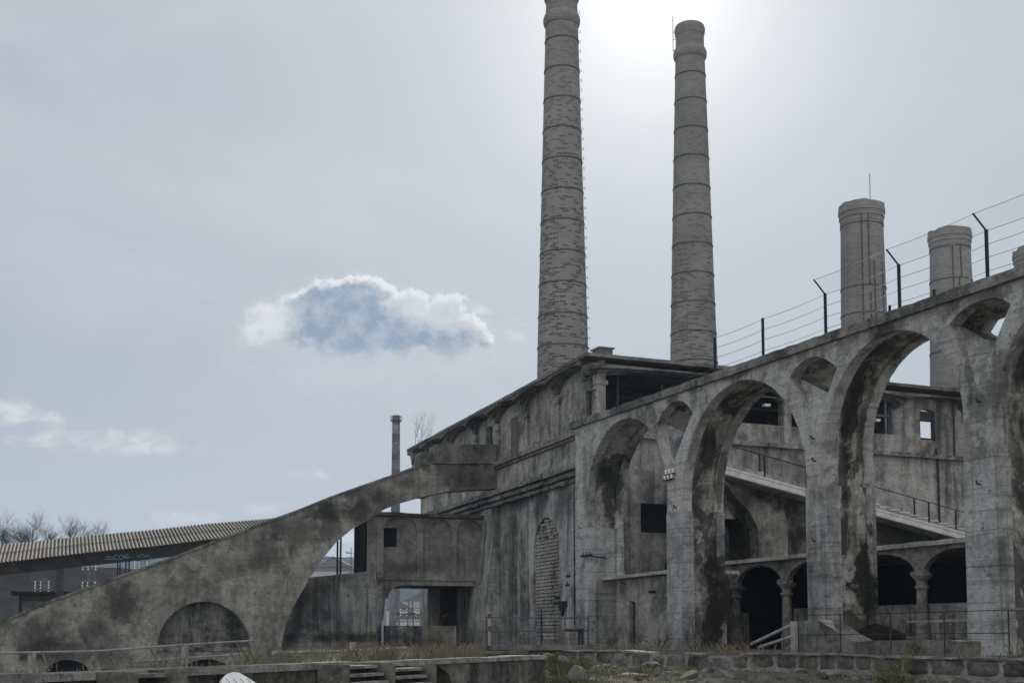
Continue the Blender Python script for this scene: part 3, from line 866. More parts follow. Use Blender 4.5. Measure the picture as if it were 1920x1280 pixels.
def rpx(wpx, y):
    w = A.wld(CHX[y], y); return wpx / 2 * w[1] / F
ys1 = [654, 596, 537.5, 479.5, 421.5, 364, 306.5, 249.5, 193, 136.5, 81]
make_chimney("tallest round brick chimney, its top running out of the frame", cy1,
             [(GZ, rpx(113, cy1)), (chz(1054, 655, cy1), rpx(96.5, cy1)), (chz(1053, 306, cy1), rpx(77, cy1)), (chz(1053, -14, cy1), rpx(60, cy1))],
             [chz(1054, q, cy1) for q in ys1] + [chz(1054, 712, cy1)], 1.6, 1, rubble_top=chz(1054, 190, cy1),
             collar=[(chz(1053, 53, cy1), chz(1053, 28, cy1), .17)], rim=(chz(1053, 10, cy1), chz(1053, -16, cy1), .2), steps=64)
ys2 = [682, 628, 573, 519, 464, 410.5, 355.5, 301, 247.5, 194, 145]
make_chimney("second tallest round brick chimney with a rod beside its rim", cy2,
             [(GZ, rpx(106, cy2)), (chz(1300, 690, cy2), rpx(90, cy2)), (chz(1297, 355, cy2), rpx(71, cy2)), (chz(1294, 50, cy2), rpx(53, cy2))],
             [chz(1300, q, cy2) for q in ys2], 1.55, 2, rubble_top=chz(1300, 420, cy2),
             collar=[(chz(1294, 115, cy2), chz(1294, 92, cy2), .17)], rim=(chz(1294, 74, cy2), chz(1294, 52, cy2), .13),
             rod=(-118, chz(1294, 97, cy2), chz(1294, 30, cy2), .22), dashes=.6)
z3 = lambda q: chz(1618, q, cy3)
make_chimney("short thick chimney with crumbling rim, iron straps and a thin rod on top", cy3,
             [(GZ, rpx(101, cy3)), (z3(600), rpx(86, cy3)), (z3(395), rpx(79, cy3))], [z3(427), z3(544), z3(594), z3(690)], 1.6, 3,
             crumble=.10, straps=[(-40, z3(720), z3(412)), (-22, z3(545), z3(412)), (-9, z3(640), z3(500)), (19, z3(600), z3(500)), (-21, z3(690), z3(560))],
             rim=(z3(422), z3(385), .17), rubble_top=20, rod=(0, z3(395), z3(335), -.5), dashes=.25)
z4 = lambda q: chz(1785, q, cy4)
make_chimney("short chimney with broken rim, seen above and through the third arch", cy4,
             [(GZ, rpx(99, cy4)), (z4(720), rpx(88, cy4)), (z4(450), rpx(74, cy4))], [z4(470), z4(530), z4(664), z4(735)], 1.6, 4,
             crumble=.17, straps=[(-36, z4(640), z4(468)), (-13, z4(530), z4(468)), (-20, z4(640), z4(530)), (-26, z4(800), z4(664))],
             rim=(z4(467), z4(433), .17), rubble_top=20, dashes=.3)
make_chimney("chimney whose broken rim just shows at the picture's edge beyond the arcade", cy5,
             [(GZ, 2.1), (25, 1.75), (chz(1930, 488, cy5), 1.6)], [chz(1930, 510, cy5), chz(1930, 600, cy5)], 1.6, 5, crumble=.2,
             rim=(chz(1930, 500, cy5), chz(1930, 468, cy5), .17), rubble_top=20, dashes=.3)


def make_far_chimney():
    y = 330.0; x = (741.5 - 960) / 2400 * y * 1.005
    t = thing("tall_thin_chimney", "slender banded concrete chimney with a gallery ring, far beyond the ramp", "chimney", W, (x, y, -1))
    mats = [concrete("far chimney pale band", (.30, .29, .28), (.20, .19, .19), 21, .4, .5, .2), concrete("far chimney grey band", (.17, .165, .165), (.11, .105, .105), 22, .4, .5, .2)]
    def z(py): return EYE + W._d(741, py)[2] * y / W._d(741, py)[1]
    zt = z(779); n = 13
    zs = [-1, z(965)] + [z(965) + (zt - z(965)) * (i + 1) / 11 for i in range(11)]
    for i in range(len(zs) - 1):
        r0 = 1.42 - .42 * (zs[i] + 1) / (zt + 1); r1 = 1.42 - .42 * (zs[i + 1] + 1) / (zt + 1)
        MB().lathe([(r0, zs[i]), (r1, zs[i + 1])], 24, (x, y)).build("shaft_band", mats[i % 2], t)
    mb = MB(); zr = z(789)
    mb.lathe([(1.0, zr - .3), (1.45, zr), (1.45, zr + .15), (1.0, zr + .15)], 24, (x, y)); mb.build("gallery_ring", M['iron'], t)
    mb = MB(); mb.lathe([(1.43, zr + 1.1), (1.47, zr + 1.1), (1.47, zr + 1.2), (1.43, zr + 1.2)], 24, (x, y), cap=False)
    for k in range(12):
        q = 2 * math.pi * k / 12; mb.tube([(x + 1.45 * math.cos(q), y + 1.45 * math.sin(q), zr + .1), (x + 1.45 * math.cos(q), y + 1.45 * math.sin(q), zr + 1.15)], .04, 4)
    mb.build("gallery_railing", M['iron'], t)


make_far_chimney()

# ------------------------------------------------------------------ the ramp wall on arches, left of the mill
XR = -16.9


def make_ramp():
    t = thing("ramp_wall", "stained concrete ramp wall rising to the mill over one big and one small arch", "ramp", B, (XR, -16, GZ - 2))
    h = lambda px, py: B.hx(px, py, XR)
    top_px = [(-330, 1278), (-180, 1232), (-60, 1190), (0, 1168.5), (89, 1130), (178, 1098), (326, 1046), (410, 1013), (475, 989), (560, 958), (619, 934), (678, 913), (737, 892.5), (788, 873.5), (805, 871), (932, 869)]
    arc_px = [(527, 1215), (531, 1190), (538, 1165), (548, 1141), (560, 1119), (580, 1085), (604, 1049), (630, 1016), (660, 992), (690, 974.5), (722, 954), (752, 942), (782, 933), (805, 928.5), (841, 921), (886, 917), (933, 915)]
    top = [h(*p) for p in top_px]
    ark = [h(*p) for p in arc_px]
    z0 = -1.2
    ybase = ark[0][0]
    yl = top[0][0]
    half = [h(295, 1214)] + [h(382.5 + 87.5 * math.cos(R(a)), 1214 - 87 * math.sin(R(a))) for a in range(170, 9, -10)] + [h(470, 1214)]
    def low(px0, px1, py_top, py_b):
        c = (px0 + px1) / 2; w = (px1 - px0) / 2
        return [h(c + w * math.cos(R(a)), py_b - (py_b - py_top) * math.sin(R(a))) for a in range(180, -1, -15)]
    low1 = low(86, 168, 1236, 1262); low2 = low(340, 436, 1235, 1262)
    roughtop = []
    for a, b in zip(top[:-1], top[1:]): roughtop += rough_line(a, b, .6, .035)
    roughtop.append(top[-1])
    outer = [(yl, z0 - .6)] + roughtop + [ark[-1]] + [(a[0] + random.uniform(-.02, .02), a[1] + random.uniform(-.03, .03)) for a in reversed(ark[1:-1])] + [ark[0], (ybase, z0 - .6)]
    ox, oy, oz = XR, -16, GZ - 2
    def so(px, py, ry, rz, s, *c):
        y, z = h(px, py); return ((0, y - oy, z - oz), (2.5, ry, rz), s, *c)
    soot = [so(225, 1130, 1.5, 1.6, .8), so(60, 1200, 2.0, 1.5, .7), so(500, 1040, 1.4, 1.7, .6), so(560, 1000, 2.4, 1.2, .55), so(655, 960, 2.6, .9, .75), so(180, 1180, 1.0, 1.0, .6),
            so(700, 930, 2.0, .8, .5), so(900, 900, 3.0, .8, .5), so(430, 1060, 1.2, .9, .4), so(120, 1225, 3.5, .8, .6), so(760, 905, 1.5, .5, .5), so(620, 985, 1.2, 1.4, .6)]
    mat = concrete("ramp concrete", (.44, .43, .39), (.17, .168, .15), 31, .26, .46, .4, .2, soot, .5, moss=.10, bump=.6, flake=.22, sharp=(.35, 1.1))
    MB().prism(outer, [half, low1, low2], XR - 1.2, XR, 'x').build("wall", mat, t)
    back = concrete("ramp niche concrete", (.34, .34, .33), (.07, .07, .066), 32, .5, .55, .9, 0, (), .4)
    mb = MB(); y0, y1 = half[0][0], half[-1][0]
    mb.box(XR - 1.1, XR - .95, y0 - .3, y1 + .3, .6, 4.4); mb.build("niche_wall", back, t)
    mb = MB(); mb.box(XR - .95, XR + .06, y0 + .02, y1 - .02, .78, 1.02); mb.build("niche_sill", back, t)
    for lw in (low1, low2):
        MB().box(XR - 1.1, XR - .9, lw[0][0] - .2, lw[-1][0] + .2, -1.3, .8).build("culvert_dark_backing", M['void'], t)
    # coping
    def off(p, d): return (p[0], p[1] + d)
    mb = MB(); cp = top[:-1]
    for a, b in zip(cp[:-1], cp[1:]):
        mb.hexa([(XR - 1.28, a[0], a[1] - .02), (XR + .09, a[0], a[1] - .02), (XR + .09, b[0], b[1] - .02), (XR - 1.28, b[0], b[1] - .02)],
                [(XR - 1.28, a[0], a[1] + .13), (XR + .09, a[0], a[1] + .13), (XR + .09, b[0], b[1] + .13), (XR - 1.28, b[0], b[1] + .13)])
    mb.build("coping", concrete("ramp coping", (.33, .32, .30), (.12, .12, .11), 33, .8, .5, .2, bump=.8), t)
    # box-like parapet at the head of the ramp
    mb = MB()
    o2 = [h(815, 869), h(815, 833), h(931, 833), h(931, 869)]
    mb.prism(rough_poly(o2, .5, .02), [], XR - 1.4, XR + .14, 'x')
    o3 = [h(789, 874), h(789, 849), h(794, 845.5), h(816, 845.5), h(816, 871)]
    mb.prism(o3, [], XR - 1.9, XR - .4, 'x')
    mb.build("head_block", concrete("head block concrete", (.25, .25, .235), (.11, .11, .105), 34, .4, .5, .4, bump=.5), t)
    return t


make_ramp()


def make_gallery():
    XG = -19.6
    t = thing("bridge_building", "small grey concrete gallery bridging a passage beside the mill, one square dark window", "building", B, (XG, -4, GZ))
    h = lambda px, py: B.hx(px, py, XG)
    ox, oy, oz = XG, -4, GZ
    def so(px, py, ry, rz, s, *c):
        y, z = h(px, py); return ((0, y - oy, z - oz), (3, ry, rz), s, *c)
    mat = concrete("gallery concrete", (.46, .45, .43), (.22, .216, .205), 41, .25, .42, .4, 0, [so(900, 985, 1.6, .5, .5), so(860, 1050, 2, 1, .25), so(780, 1065, 2.5, .4, .3)], .2, bump=.3)
    mat2 = concrete("passage wall concrete", (.46, .47, .465), (.12, .125, .125), 42, .2, .52, 1.1, .2,
                    [so(555, 1130, .9, 3, .85), so(650, 1195, 5, .35, .85), so(600, 1110, .9, .8, .5), so(650, 1150, 2.2, 1.0, .3, (.10, .14, .14, 1))], .3, bump=.5)
    yl = h(690, 1000)[0]; yr = 1.2
    zt = h(800, 969)[1]; zb = h(800, 1097)[1]
    win = [h(719.5, 1025), h(744.5, 1025), h(744.5, 989), h(719.5, 989)]
    # wall with rounded lower edge over the passage
    xl_open = h(728, 1097)[0]; xr_open = h(911, 1100)[0]
    under = [(yl, zb - .9), (xl_open, zb - .9)] + [(xl_open + 1.0 - 1.0 * math.cos(R(a)), zb - .9 + .9 * math.sin(R(a))) for a in range(15, 91, 15)] + \
            [(xr_open - .9 + .9 * math.sin(R(a)), zb - .5 + .5 * math.cos(R(a))) for a in range(0, 91, 15)]
    outer = under + [(yr, zb - .5), (yr, zt), (yl, zt)]
    gw = MB().prism(outer, [win], XG - .35, XG, 'x').build("wall", mat, t)
    MB().box(XG - .45, XG - .36, win[0][0] - .1, win[1][0] + .1, win[0][1] - .1, win[2][1] + .1).build("window", M['void'], gw)  # near-black box stands in for the darkness of the opening
    # pilasters and shallow arched panels
    for px in (712, 786, 849, 906):
        y = h(px, 1000)[0]; mb = MB(); mb.box(XG - .01, XG + .22, y - .22, y + .22, zb + .5, zt - .5)
        mb.prism([(y - .95, zt - .12), (y - .55, zt - .25), (y - .3, zt - .55), (y - .22, zt - .9), (y + .22, zt - .9), (y + .3, zt - .55), (y + .55, zt - .25), (y + .95, zt - .12)], [], XG - .01, XG + .26, 'x')
        mb.build("pilaster", mat, t)
    MB().box(XG - .01, XG + .14, yl, yr, zb + .35, zb + .5).build("sill_band", mat, t)
    MB().prism(rough_poly([(yl - .8, zt - .02), (yr, zt - .02), (yr, zt + .2), (yl - .8, zt + .2)], .5, .03), [], XG - 7, XG + .5, 'x').build("roof", M['roof'], t)
    # open dark bay at the left end
    ye = h(661, 1000)[0]
    yq = B.hx(664, 1000, XG - 2.2)[0]; mb = MB(); mb.box(XG - 2.2, XG - 2.0, yq, yl, zb, zt - .05); mb.box(XG - 2.2, XG - .3, yl - .15, yl, zb, zt - .05); mb.build("open_bay_dark", M['void'], t)
    MB().box(XG - 5, XG, ye, yl, zb - .4, zb).build("bay_floor", mat2, t)
    # ceiling and inner wall of the passage
    MB().box(XG - 6.8, XG - .36, xl_open - .4, yr, zb + .05, zb + .3).build("passage_ceiling", M['dark_in'], t)
    yj = B.hx(822, 1130, XG - 6.5)[0]
    mb = MB(); mb.box(XG - 6.8, XG - 6.5, yj, yr, GZ - .3, zb + .04); mb.build("passage_end_wall", M['dark_in'], t)
    yk = B.hx(806, 1130, XG - 4.4)[0]
    MB().box(XG - 5.0, XG - 4.4, yk, yk + .75, GZ - .3, zb + .04).build("passage_pillar", concrete("passage pillar", (.34, .32, .26), (.16, .15, .12), 43, .5, .4, .6), t)
    # low wall in front of the passage's left pier and the wall that runs on behind the ramp
    w = [h(505, 1235), h(705, 1235), h(705, 1180), h(716, 1160), h(722, 1110), h(719, 1097), h(704, 1097), h(702, 1069), h(640, 1076), h(580, 1082), h(505, 1091)]
    w = [(y, max(z, GZ - .4)) for y, z in w]
    MB().prism(w, [], XG - .9, XG + .35, 'x').build("side_wall", mat2, t)
    MB().box(XG - 6, XG - .9, h(703, 1100)[0], h(722, 1100)[0], GZ - .3, zb).build("passage_pier", mat2, t)
    mb = MB(); y0, y1 = h(724, 1100)[0], h(800, 1100)[0]
    mb.box(XG - .6, XG - .3, y0, y1 + 2.2, GZ - .3, h(760, 1172)[1]); mb.build("passage_curb", mat2, t)


make_gallery()


# ------------------------------------------------------------------ long corrugated shed roof beyond the ramp
def make_shed():
    ox_, oy_ = B.wld(XR - 6.0, -20)
    S = Frame((ox_, oy_), B.ang + math.pi / 2)           # x runs to the viewer's right along the shed, y away
    t = thing("canopy_shed", "long open shed with corrugated roof and graffiti on its dark beam, behind the ramp", "shed", S, (-20, 0, 0))
    depth = 6.5

    def line(pa, pb, y):
        (xa, za), (xb, zb_) = S.hy(*pa, y), S.hy(*pb, y)
        return lambda x: za + (zb_ - za) * (x - xa) / (xb - xa)
    eave = line((0, 1054), (410, 1010), -.5); beam_b = line((0, 1078), (327, 1042.5), 0); ridge = line((18, 1019), (531.5, 969), depth)
    x0, x1 = S.hy(-420, 1050, 0)[0], S.hy(552, 1000, 0)[0]
    mb = MB()
    pitch = .24; n = int((x1 - x0) / pitch) * 4; x1 = x0 + n * pitch / 4
    v = []; f = []
    rng = random.Random(3)
    for i in range(n + 1):
        x = x0 + (x1 - x0) * i / n; c = (.07, .035, -.02, .035)[i % 4]
        e_, r_ = eave(x), ridge(x)
        sag = .05 * mnoise.noise(Vector((x * .25, 0, 0)))
        for yy, zz in ((-.5, e_), (depth * .42, e_ + (r_ - e_) * .46), (depth * .42 + .02, e_ + (r_ - e_) * .46 + .05), (depth, r_), (depth + 4, r_ - 1.2)): v.append((x, yy, zz + c + sag))
        v.append((x, -.5, e_ + c + sag - .03))
    for i in range(n):
        a_, b_ = i * 6, (i + 1) * 6
        for j in range(4): f.append((a_ + j, b_ + j, b_ + j + 1, a_ + j + 1))
        f.append((a_ + 5, b_ + 5, b_, a_))
    mb.add(v, f)
    m, k, bs = base_mat("corrugated sheet")
    p = k.new('ShaderNodeTexCoord').outputs['Object']
    nn = k.noise(k.mapv(p, (0, 0, 0), (1, .35, 1)), .5, 7, .65)
    c = k.mix(k.ss(nn, .3, .72), (.25, .22, .185, 1), (.13, .115, .10, 1))
    fr_ = k.m('FRACT', k.m('DIVIDE', k.m('SUBTRACT', k.sep(p)[0], x0 + 20.0), pitch))
    valley = k.m('MULTIPLY', k.ss(fr_, .24, .42), k.ss(fr_, .80, .62))
    c = k.mix(k.m('MULTIPLY', valley, .95), c, (.022, .02, .018, 1))  # grimy valleys, painted darker still to carry the shade between ribs
    k.l.new(c, bs.inputs['Base Color'])
    mb.build("corrugated_roof", m, t, recalc=False)
    def sloped(xa, xb, y0, y1, lo, hi):
        q_ = MB(); q_.hexa([(xa, y0, lo(xa)), (xb, y0, lo(xb)), (xb, y1, lo(xb)), (xa, y1, lo(xa))], [(xa, y0, hi(xa)), (xb, y0, hi(xb)), (xb, y1, hi(xb)), (xa, y1, hi(xa))]); return q_
    ze = eave((x0 + x1) / 2); zb = beam_b(S.hy(112, 1080, 0)[0])
    beam = sloped(x0, x1, -.1, .25, beam_b, lambda x: eave(x) - .10).build("beam", plain("dark beam", (.045, .04, .036), .9, .35, 0, 1.2), t)
    # graffiti: loops of pale blue spray paint on the beam (abstract letters)
    mb = MB()
    def gl(pts, r=.035):
        q = []
        P = [S.hy(a, b, -.13) for a, b in pts]
        for i in range(len(P) - 1):
            for j in range(4): q.append((P[i][0] + (P[i + 1][0] - P[i][0]) * j / 4, -.115, P[i][1] + (P[i + 1][1] - P[i][1]) * j / 4))
        q.append((P[-1][0], -.115, P[-1][1])); mb.tube(q, r, 5)
    def loop(cx, cy, rx, ry, a0=0, a1=360): return [(cx + rx * math.cos(R(a)), cy + ry * math.sin(R(a))) for a in range(a0, a1 + 1, 30)]
    def sh(q_): return [(a_ + 1, b_ + 5.5) for a_, b_ in q_]
    for q_ in ([(194, 1043), (196, 1044)], loop(201, 1040, 3.5, 3.2), loop(208, 1040.5, 3.2, 2.6), loop(217, 1038.5, 4, 4, 40, 320), loop(226, 1038, 4, 3.6), loop(236, 1037, 4, 3.6, 0, 330), [(230, 1036), (242, 1039)], [(245, 1038), (246, 1039)],
               [(255, 1034), (259, 1038), (263, 1034), (266, 1032.5), (269, 1036), (272, 1037), (277, 1035), (278, 1033)]): gl(sh(q_))
    mb.build("graffiti", plain("pale blue spray paint", (.12, .24, .28), .8, .2), t)
    for px, w in ((112, .30), (420, .3), (-200, .3), (-400, .3)):
        x, _ = S.hy(px, 1080, .08)
        MB().box(x - w * .8, x + w * .8, -.06, .24, -.6, beam_b(x) + .05).build("post", plain("shed post", (.07, .065, .06), .9, .3) if px == 112 else bpy.data.materials["shed post"], t)
    # low dark building under the canopy
    b = thing("low_hut", "low dark flat-roofed hut standing under the canopy beam", "hut", S, (-22, 3, -.6))
    xl, zt = S.hy(36, 1109, 2.0); xr, _ = S.hy(170, 1109, 2.0)
    hw = MB().box(xl, xr, 2.0, 6, -.6, zt - .12).build("wall", plain("dark hut wall", (.05, .05, .048), .9, .4), b)
    MB().box(xl - .5, xr + .5, 1.7, 6.3, zt - .118, zt + .05).build("roof", M['iron'], b)
    xp, _ = S.hy(36, 1109, 1.8); MB().box(xp + .2, xp + 2.2, 1.75, 1.98, -.6, zt - .6).build("door", plain("grey hut door", (.12, .12, .11), .9, .3), hw)
    return S


S_ = make_shed()


# ------------------------------------------------------------------ stair, porch and hut behind the arcade
def make_stair():
    t = thing("outdoor_stair", "long outdoor concrete stair descending along the mill front above sooty vaults", "stair", A, (-59, 45, GZ))
    zl = lambda y: 10.6 + (y - 37.8) * -.185
    X0 = -58.0
    slab = concrete("stair slab concrete", (.52, .515, .50), (.24, .235, .225), 51, .5, .4, .3, bump=.8)
    y0, y1 = 37.6, 66.0
    mb = MB(); mb.prism([(y0, zl(y0) - .34), (y1, zl(y1) - .34)] + rough_line((y1, zl(y1)), (y0, zl(y0)), .5, .03) + [(y0, zl(y0))], [], X0 - 3.0, X0, 'x'); mb.build("stringer", slab, t)
    pale = plain("sunlit edge tone", (.60, .59, .57), .9, .18, 0, 2.0)  # pale tone paints sunlight onto the stair's edges
    mb = MB(); mb.prism([(y0, zl(y0) + .004)] + rough_line((y0, zl(y0) + .13), (y1, zl(y1) + .13), .5, .02) + [(y1, zl(y1) + .13), (y1, zl(y1) + .004)], [], X0 - .35, X0 + .06, 'x'); mb.build("coping", pale, t)  # pale strip standing for the sunlit rim of the stringer
    MB().prism([(y0, zl(y0) - .30), (y1, zl(y1) - .30), (y1, zl(y1) - .02), (y0, zl(y0) - .02)], [], X0 - .01, X0 + .05, 'x').build("lit_edge_strip", pale, t)  # face of the stringer edge, lightened as if lit
    step = []; y = 38.0; run = .72
    up = .42
    while y < 65:
        step += [(y, zl(y) + up + .18), (y + run, zl(y) + up + .18)]; y += run
    mb = MB(); mb.prism([(38.0, zl(38.0) - .1)] + step + [(y, zl(y) - .1)], [], X0 - 2.2, X0 - 1.1, 'x'); mb.build("steps", slab, t)
    for i in range(0, len(step), 2):
        a_, b_ = step[i], step[i + 1]
        if 44 < a_[0] < 57: MB().box(X0 - 1.2, X0 - 1.07, a_[0] - .01, b_[0] - .012, a_[1] - .06, a_[1] + .012).build("lit_step_edge", pale, t)  # pale strips painting in lit step edges
    # railing of the stair: thin posts and one rail (two runs)
    for X, hh, pxs in ((X0 - .15, 1.35, (1434, 1512, 1740, 1790)), (X0 - 2.9, 2.2, (1425, 1713))):
        ys = []
        for px in pxs:
            yy = A.hx(px, 900, X)[0]; ys.append(yy)
            MB().tube([(X, yy, zl(yy) - .05), (X, yy, zl(yy) + hh)], .055, 6).build("railing_post", M['black_steel'], t)
        if hh > 2:
            MB().tube([(X, 38.2, zl(38.2) + hh), (X, 64, zl(64) + hh)], .03, 5).build("rail", M['iron'], t)
        else:
            MB().tube([(X, 39.2, zl(39.2) + hh), (X, 47, zl(47) + hh)], .025, 5).build("rail", M['iron'], t)
    # walls and vault piers under the stair
    ox, oy, oz = -59, 45, GZ
    sooty = concrete("sooty vault concrete", (.30, .285, .25), (.05, .048, .044), 52, .45, .60, .3, 0, (((0, 40 - oy, 7 - oz), (4, 1.3, 3.2), .9), ((0, 52 - oy, 8 - oz), (4, 6, 2.2), .85)), .25)
    vault = [(36.5, GZ), (36.5, 7.2)] + [(38.1 + 1.6 * math.cos(R(a)), 7.2 + 1.3 * math.sin(R(a))) for a in range(180, -1, -15)] + [(39.7, GZ)]
    o = [(36, GZ - .4), (66, GZ - .4), (66, zl(66) - .34), (36, zl(36) - .34)]
    vault = [(y, max(z, GZ)) for y, z in vault]
    MB().prism(o, [vault], X0 - 2.9, X0 - 1.2, 'x').build("under_wall", sooty, t)
    pier = concrete("vault pier concrete", (.36, .345, .31), (.13, .126, .115), 53, .4, .48, .6, 0, (((0, 39.6 - oy, 9.3 - oz), (4, 3.0, 1.0), .9), ((0, 42.2 - oy, 8.6 - oz), (4, 1.1, 1.4), .7)))
    ya, yb = A.hx(1424, 1000, X0 - .4)[0], A.hx(1476, 1000, X0 - .4)[0]
    mb = MB(); mb.prism([(ya, GZ), (yb, GZ), (yb, 7.9), (yb - .25, 8.6), (yb - .9, 8.95), (ya - .6, 9.3), (ya - 2.3, 10.1), (ya - 1.6, 9.2), (ya - .6, 8.4), (ya - .1, 7.5)], [], X0 - 2.0, X0 - .35, 'x'); mb.build("vault_pier", pier, t)
    mb = MB(); mb.prism([(37.95, 8.05), (38.9, 8.05), (38.35, 8.5), (38.3, 9.4), (37.95, 9.4)], [], X0 - 1.25, X0 - .9, 'x'); mb.build("bracket", pier, t)


make_stair()


def make_porch():
    t = thing("porch", "open porch with flat roof slab on flared concrete columns, black inside, behind the piers", "porch", A, (-45, 38, GZ))
    YP = 36.2; zr = 5.30
    slab = concrete("porch slab concrete", (.60, .59, .57), (.28, .275, .26), 61, .6, .38, .2, bump=.9)  # pale colour stands in for light on the slab's edge
    colm = concrete("porch column concrete", (.40, .39, .37), (.14, .135, .125), 62, .8, .5, .4, bump=.9)
    x0, x1 = -56.3, -29.5
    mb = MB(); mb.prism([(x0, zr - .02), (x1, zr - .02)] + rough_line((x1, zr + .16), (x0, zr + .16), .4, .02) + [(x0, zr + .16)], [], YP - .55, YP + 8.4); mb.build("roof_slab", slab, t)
    cols = [-59.2, -54.94, -50.65, -46.1, -41.35, -36.8, -32.3]
    pts = [(x0 + .1, zr - .022), (x0 + .1, 4.4)]
    for a, b in zip(cols[:-1], cols[1:]):
        a2, b2 = max(a + .22, x0 + .1), b - .22
        c = (a + .22 + b2) / 2; rx = (b2 - a - .22) / 2
        for i in range(19):
            q = 180 - 10 * i; xx = c + rx * math.cos(R(q)); zz = 4.15 + .98 * math.sin(R(q))
            if xx >= a2: pts.append((xx, zz))
    pts += [(cols[-1] + .5, 4.15), (cols[-1] + .5, zr - .022)]
    MB().prism(pts, [], YP - .14, YP + .16).build("arch_band", colm, t)
    for x in cols[1:]:
        mb = MB()
        s = 1.0
        prof = [(.30, GZ - .1), (.30, 1.7), (.26, 1.8), (.235, 2.6), (.215, 3.55), (.30, 3.62), (.30, 3.70), (.22, 3.76), (.24, 3.9), (.33, 4.02), (.42, 4.12), (.40, 4.2), (.30, 4.26), (.30, 4.4), (.34, 4.7)]
        mb.lathe(prof, 14, (x, YP)); co_ = mb.build("column", colm, t)
        mb = MB(); rng = random.Random(int(x * 10))
        for i in range(9):
            q = i * .7; rr = .36
            cx, cy, cz = x + rr * math.cos(q), YP + rr * math.sin(q), 4.15 + rng.uniform(-.1, .1)
            sz = rng.uniform(.07, .13)
            mb.lathe([(sz * .5, cz - sz), (sz, cz - sz * .2), (sz * .9, cz + sz * .5), (sz * .2, cz + sz)], 6, (cx, cy))
        mb.build("capital", colm, co_)
    # dark inside: back wall, end walls, low front wall
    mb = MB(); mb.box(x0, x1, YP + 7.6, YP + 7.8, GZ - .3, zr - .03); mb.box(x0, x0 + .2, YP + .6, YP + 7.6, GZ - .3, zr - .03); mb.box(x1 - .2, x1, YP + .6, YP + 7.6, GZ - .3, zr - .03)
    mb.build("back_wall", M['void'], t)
    low = concrete("porch low wall", (.32, .315, .30), (.13, .128, .125), 63, .5, .5, .6, bump=.6)
    MB().box(x0, -54.6, YP + .2, YP + .5, GZ - .3, 2.85).build("low_wall", low, t)
    MB().box(-50.4, x1, YP + .2, YP + .5, GZ - .3, 2.98).build("low_wall", low, t)
    for i, xx in enumerate((-43.6, -42.4, -40.6, -39.9)):
        MB().box(xx - .12, xx + .12, YP + .1, YP + .2, GZ - .2, 2.5).build("wall_rib", low, t)


make_porch()


def make_hut():
    t = thing("lean_to_hut", "low concrete lean-to with thin roof slab and narrow dark doorway under an arch", "hut", A, (-54.5, 31, GZ))
    wall = concrete("hut concrete", (.38, .375, .35), (.17, .168, .158), 71, .5, .45, .4, 0, (((-2.2, -.7, 3.2), (.5, 1, .8), .8),), .6)
    dx0, dx1 = -55.95, -55.35
    mb = MB(); mb.prism([(-57.2, GZ - .3), (dx0, GZ - .3), (dx0, 3.45), (dx1, 3.35), (dx1, GZ - .3), (-51.9, GZ - .3), (-51.9, 4.55), (-57.2, 4.5)], [], 30.6, 30.85); mb.build("front_wall", wall, t)
    MB().box(dx0 - .1, dx1 + .1, 30.95, 31.0, GZ - .3, 3.5).build("doorway", M['void'], t)
    mb = MB(); mb.box(-57.2, -57.0, 30.86, 33.5, GZ - .3, 4.5); mb.box(-52.1, -51.9, 30.86, 33.5, GZ - .3, 4.5); mb.build("side_wall", wall, t)
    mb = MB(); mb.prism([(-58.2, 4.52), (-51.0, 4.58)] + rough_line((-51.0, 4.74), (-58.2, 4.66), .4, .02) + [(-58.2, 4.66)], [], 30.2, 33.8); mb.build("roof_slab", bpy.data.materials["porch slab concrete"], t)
    MB().box(-53.9, -53.3, 30.53, 30.6, 3.75, 3.85).build("vent", M['void'], t)


make_hut()

# ------------------------------------------------------------------ ground, hills
WP0, WP1 = (1.0, 40.34), (10.22, 25.68)
WALL = Frame(WP0, math.atan2(WP1[1] - WP0[1], WP1[0] - WP0[0]))       # x along the stone wall towards the viewer, y behind it
PQ0, PQ1 = (-5.034, 12.664), (0.0, 25.68)
PAR = Frame(PQ1, math.atan2(PQ0[1] - PQ1[1], PQ0[0] - PQ1[0]))        # x along the low parapet towards the viewer


def sstep(a, b, x):
    t = min(1, max(0, (x - a) / (b - a))); return t * t * (3 - 2 * t)




def ground_z(x, y):
    wx, wy = WALL.loc(x, y)
    px, py = PAR.loc(x, y)
    # natural ground in front: low near the viewer, a rubble bank against the wall
    bank = .74 - .33 * sstep(9, 20, wx) - .85 * sstep(1.5, 13, -wy)
    bank = max(bank, 0.0 if y > 3 else 0.0)
    bank = bank - .25 * sstep(16, 6, y)
    bank += (.13 * mnoise.noise(Vector((x * .8, y * .8, 0))) + .07 * mnoise.noise(Vector((x * 2.3, y * 2.3, 4)))) * sstep(6, 16, y)
    # mound where the parapet ends
    bank += .42 * math.exp(-((x - .9) ** 2 / 1.1 + (y - 31) ** 2 / 26))
    terrace = GZ + .05 * mnoise.noise(Vector((x * .5, y * .5, 1)))
    trench = -.7 + .1 * mnoise.noise(Vector((x * .4, y * .4, 2)))
    behind = sstep(.1, .5, wy)
    z = bank + (terrace - bank) * behind
    # trench left of a line behind the parapet, along the ramp
    edge = -3.2 - (y - 24) * .205
    tr = sstep(edge + 1.0, edge - 1.0, x) * sstep(-.3, -.8, py if y < 30 else -1.0)
    tr *= sstep(8, 12, y)
    z = z + (trench - z) * tr
    if y < 30 and py > -.2: z = min(z, .35 - .02 * (26 - y)) if x < 0 else z
    far = sstep(105, 180, math.hypot(x, y))
    z = z * (1 - far) - 1.0 * far
    return z


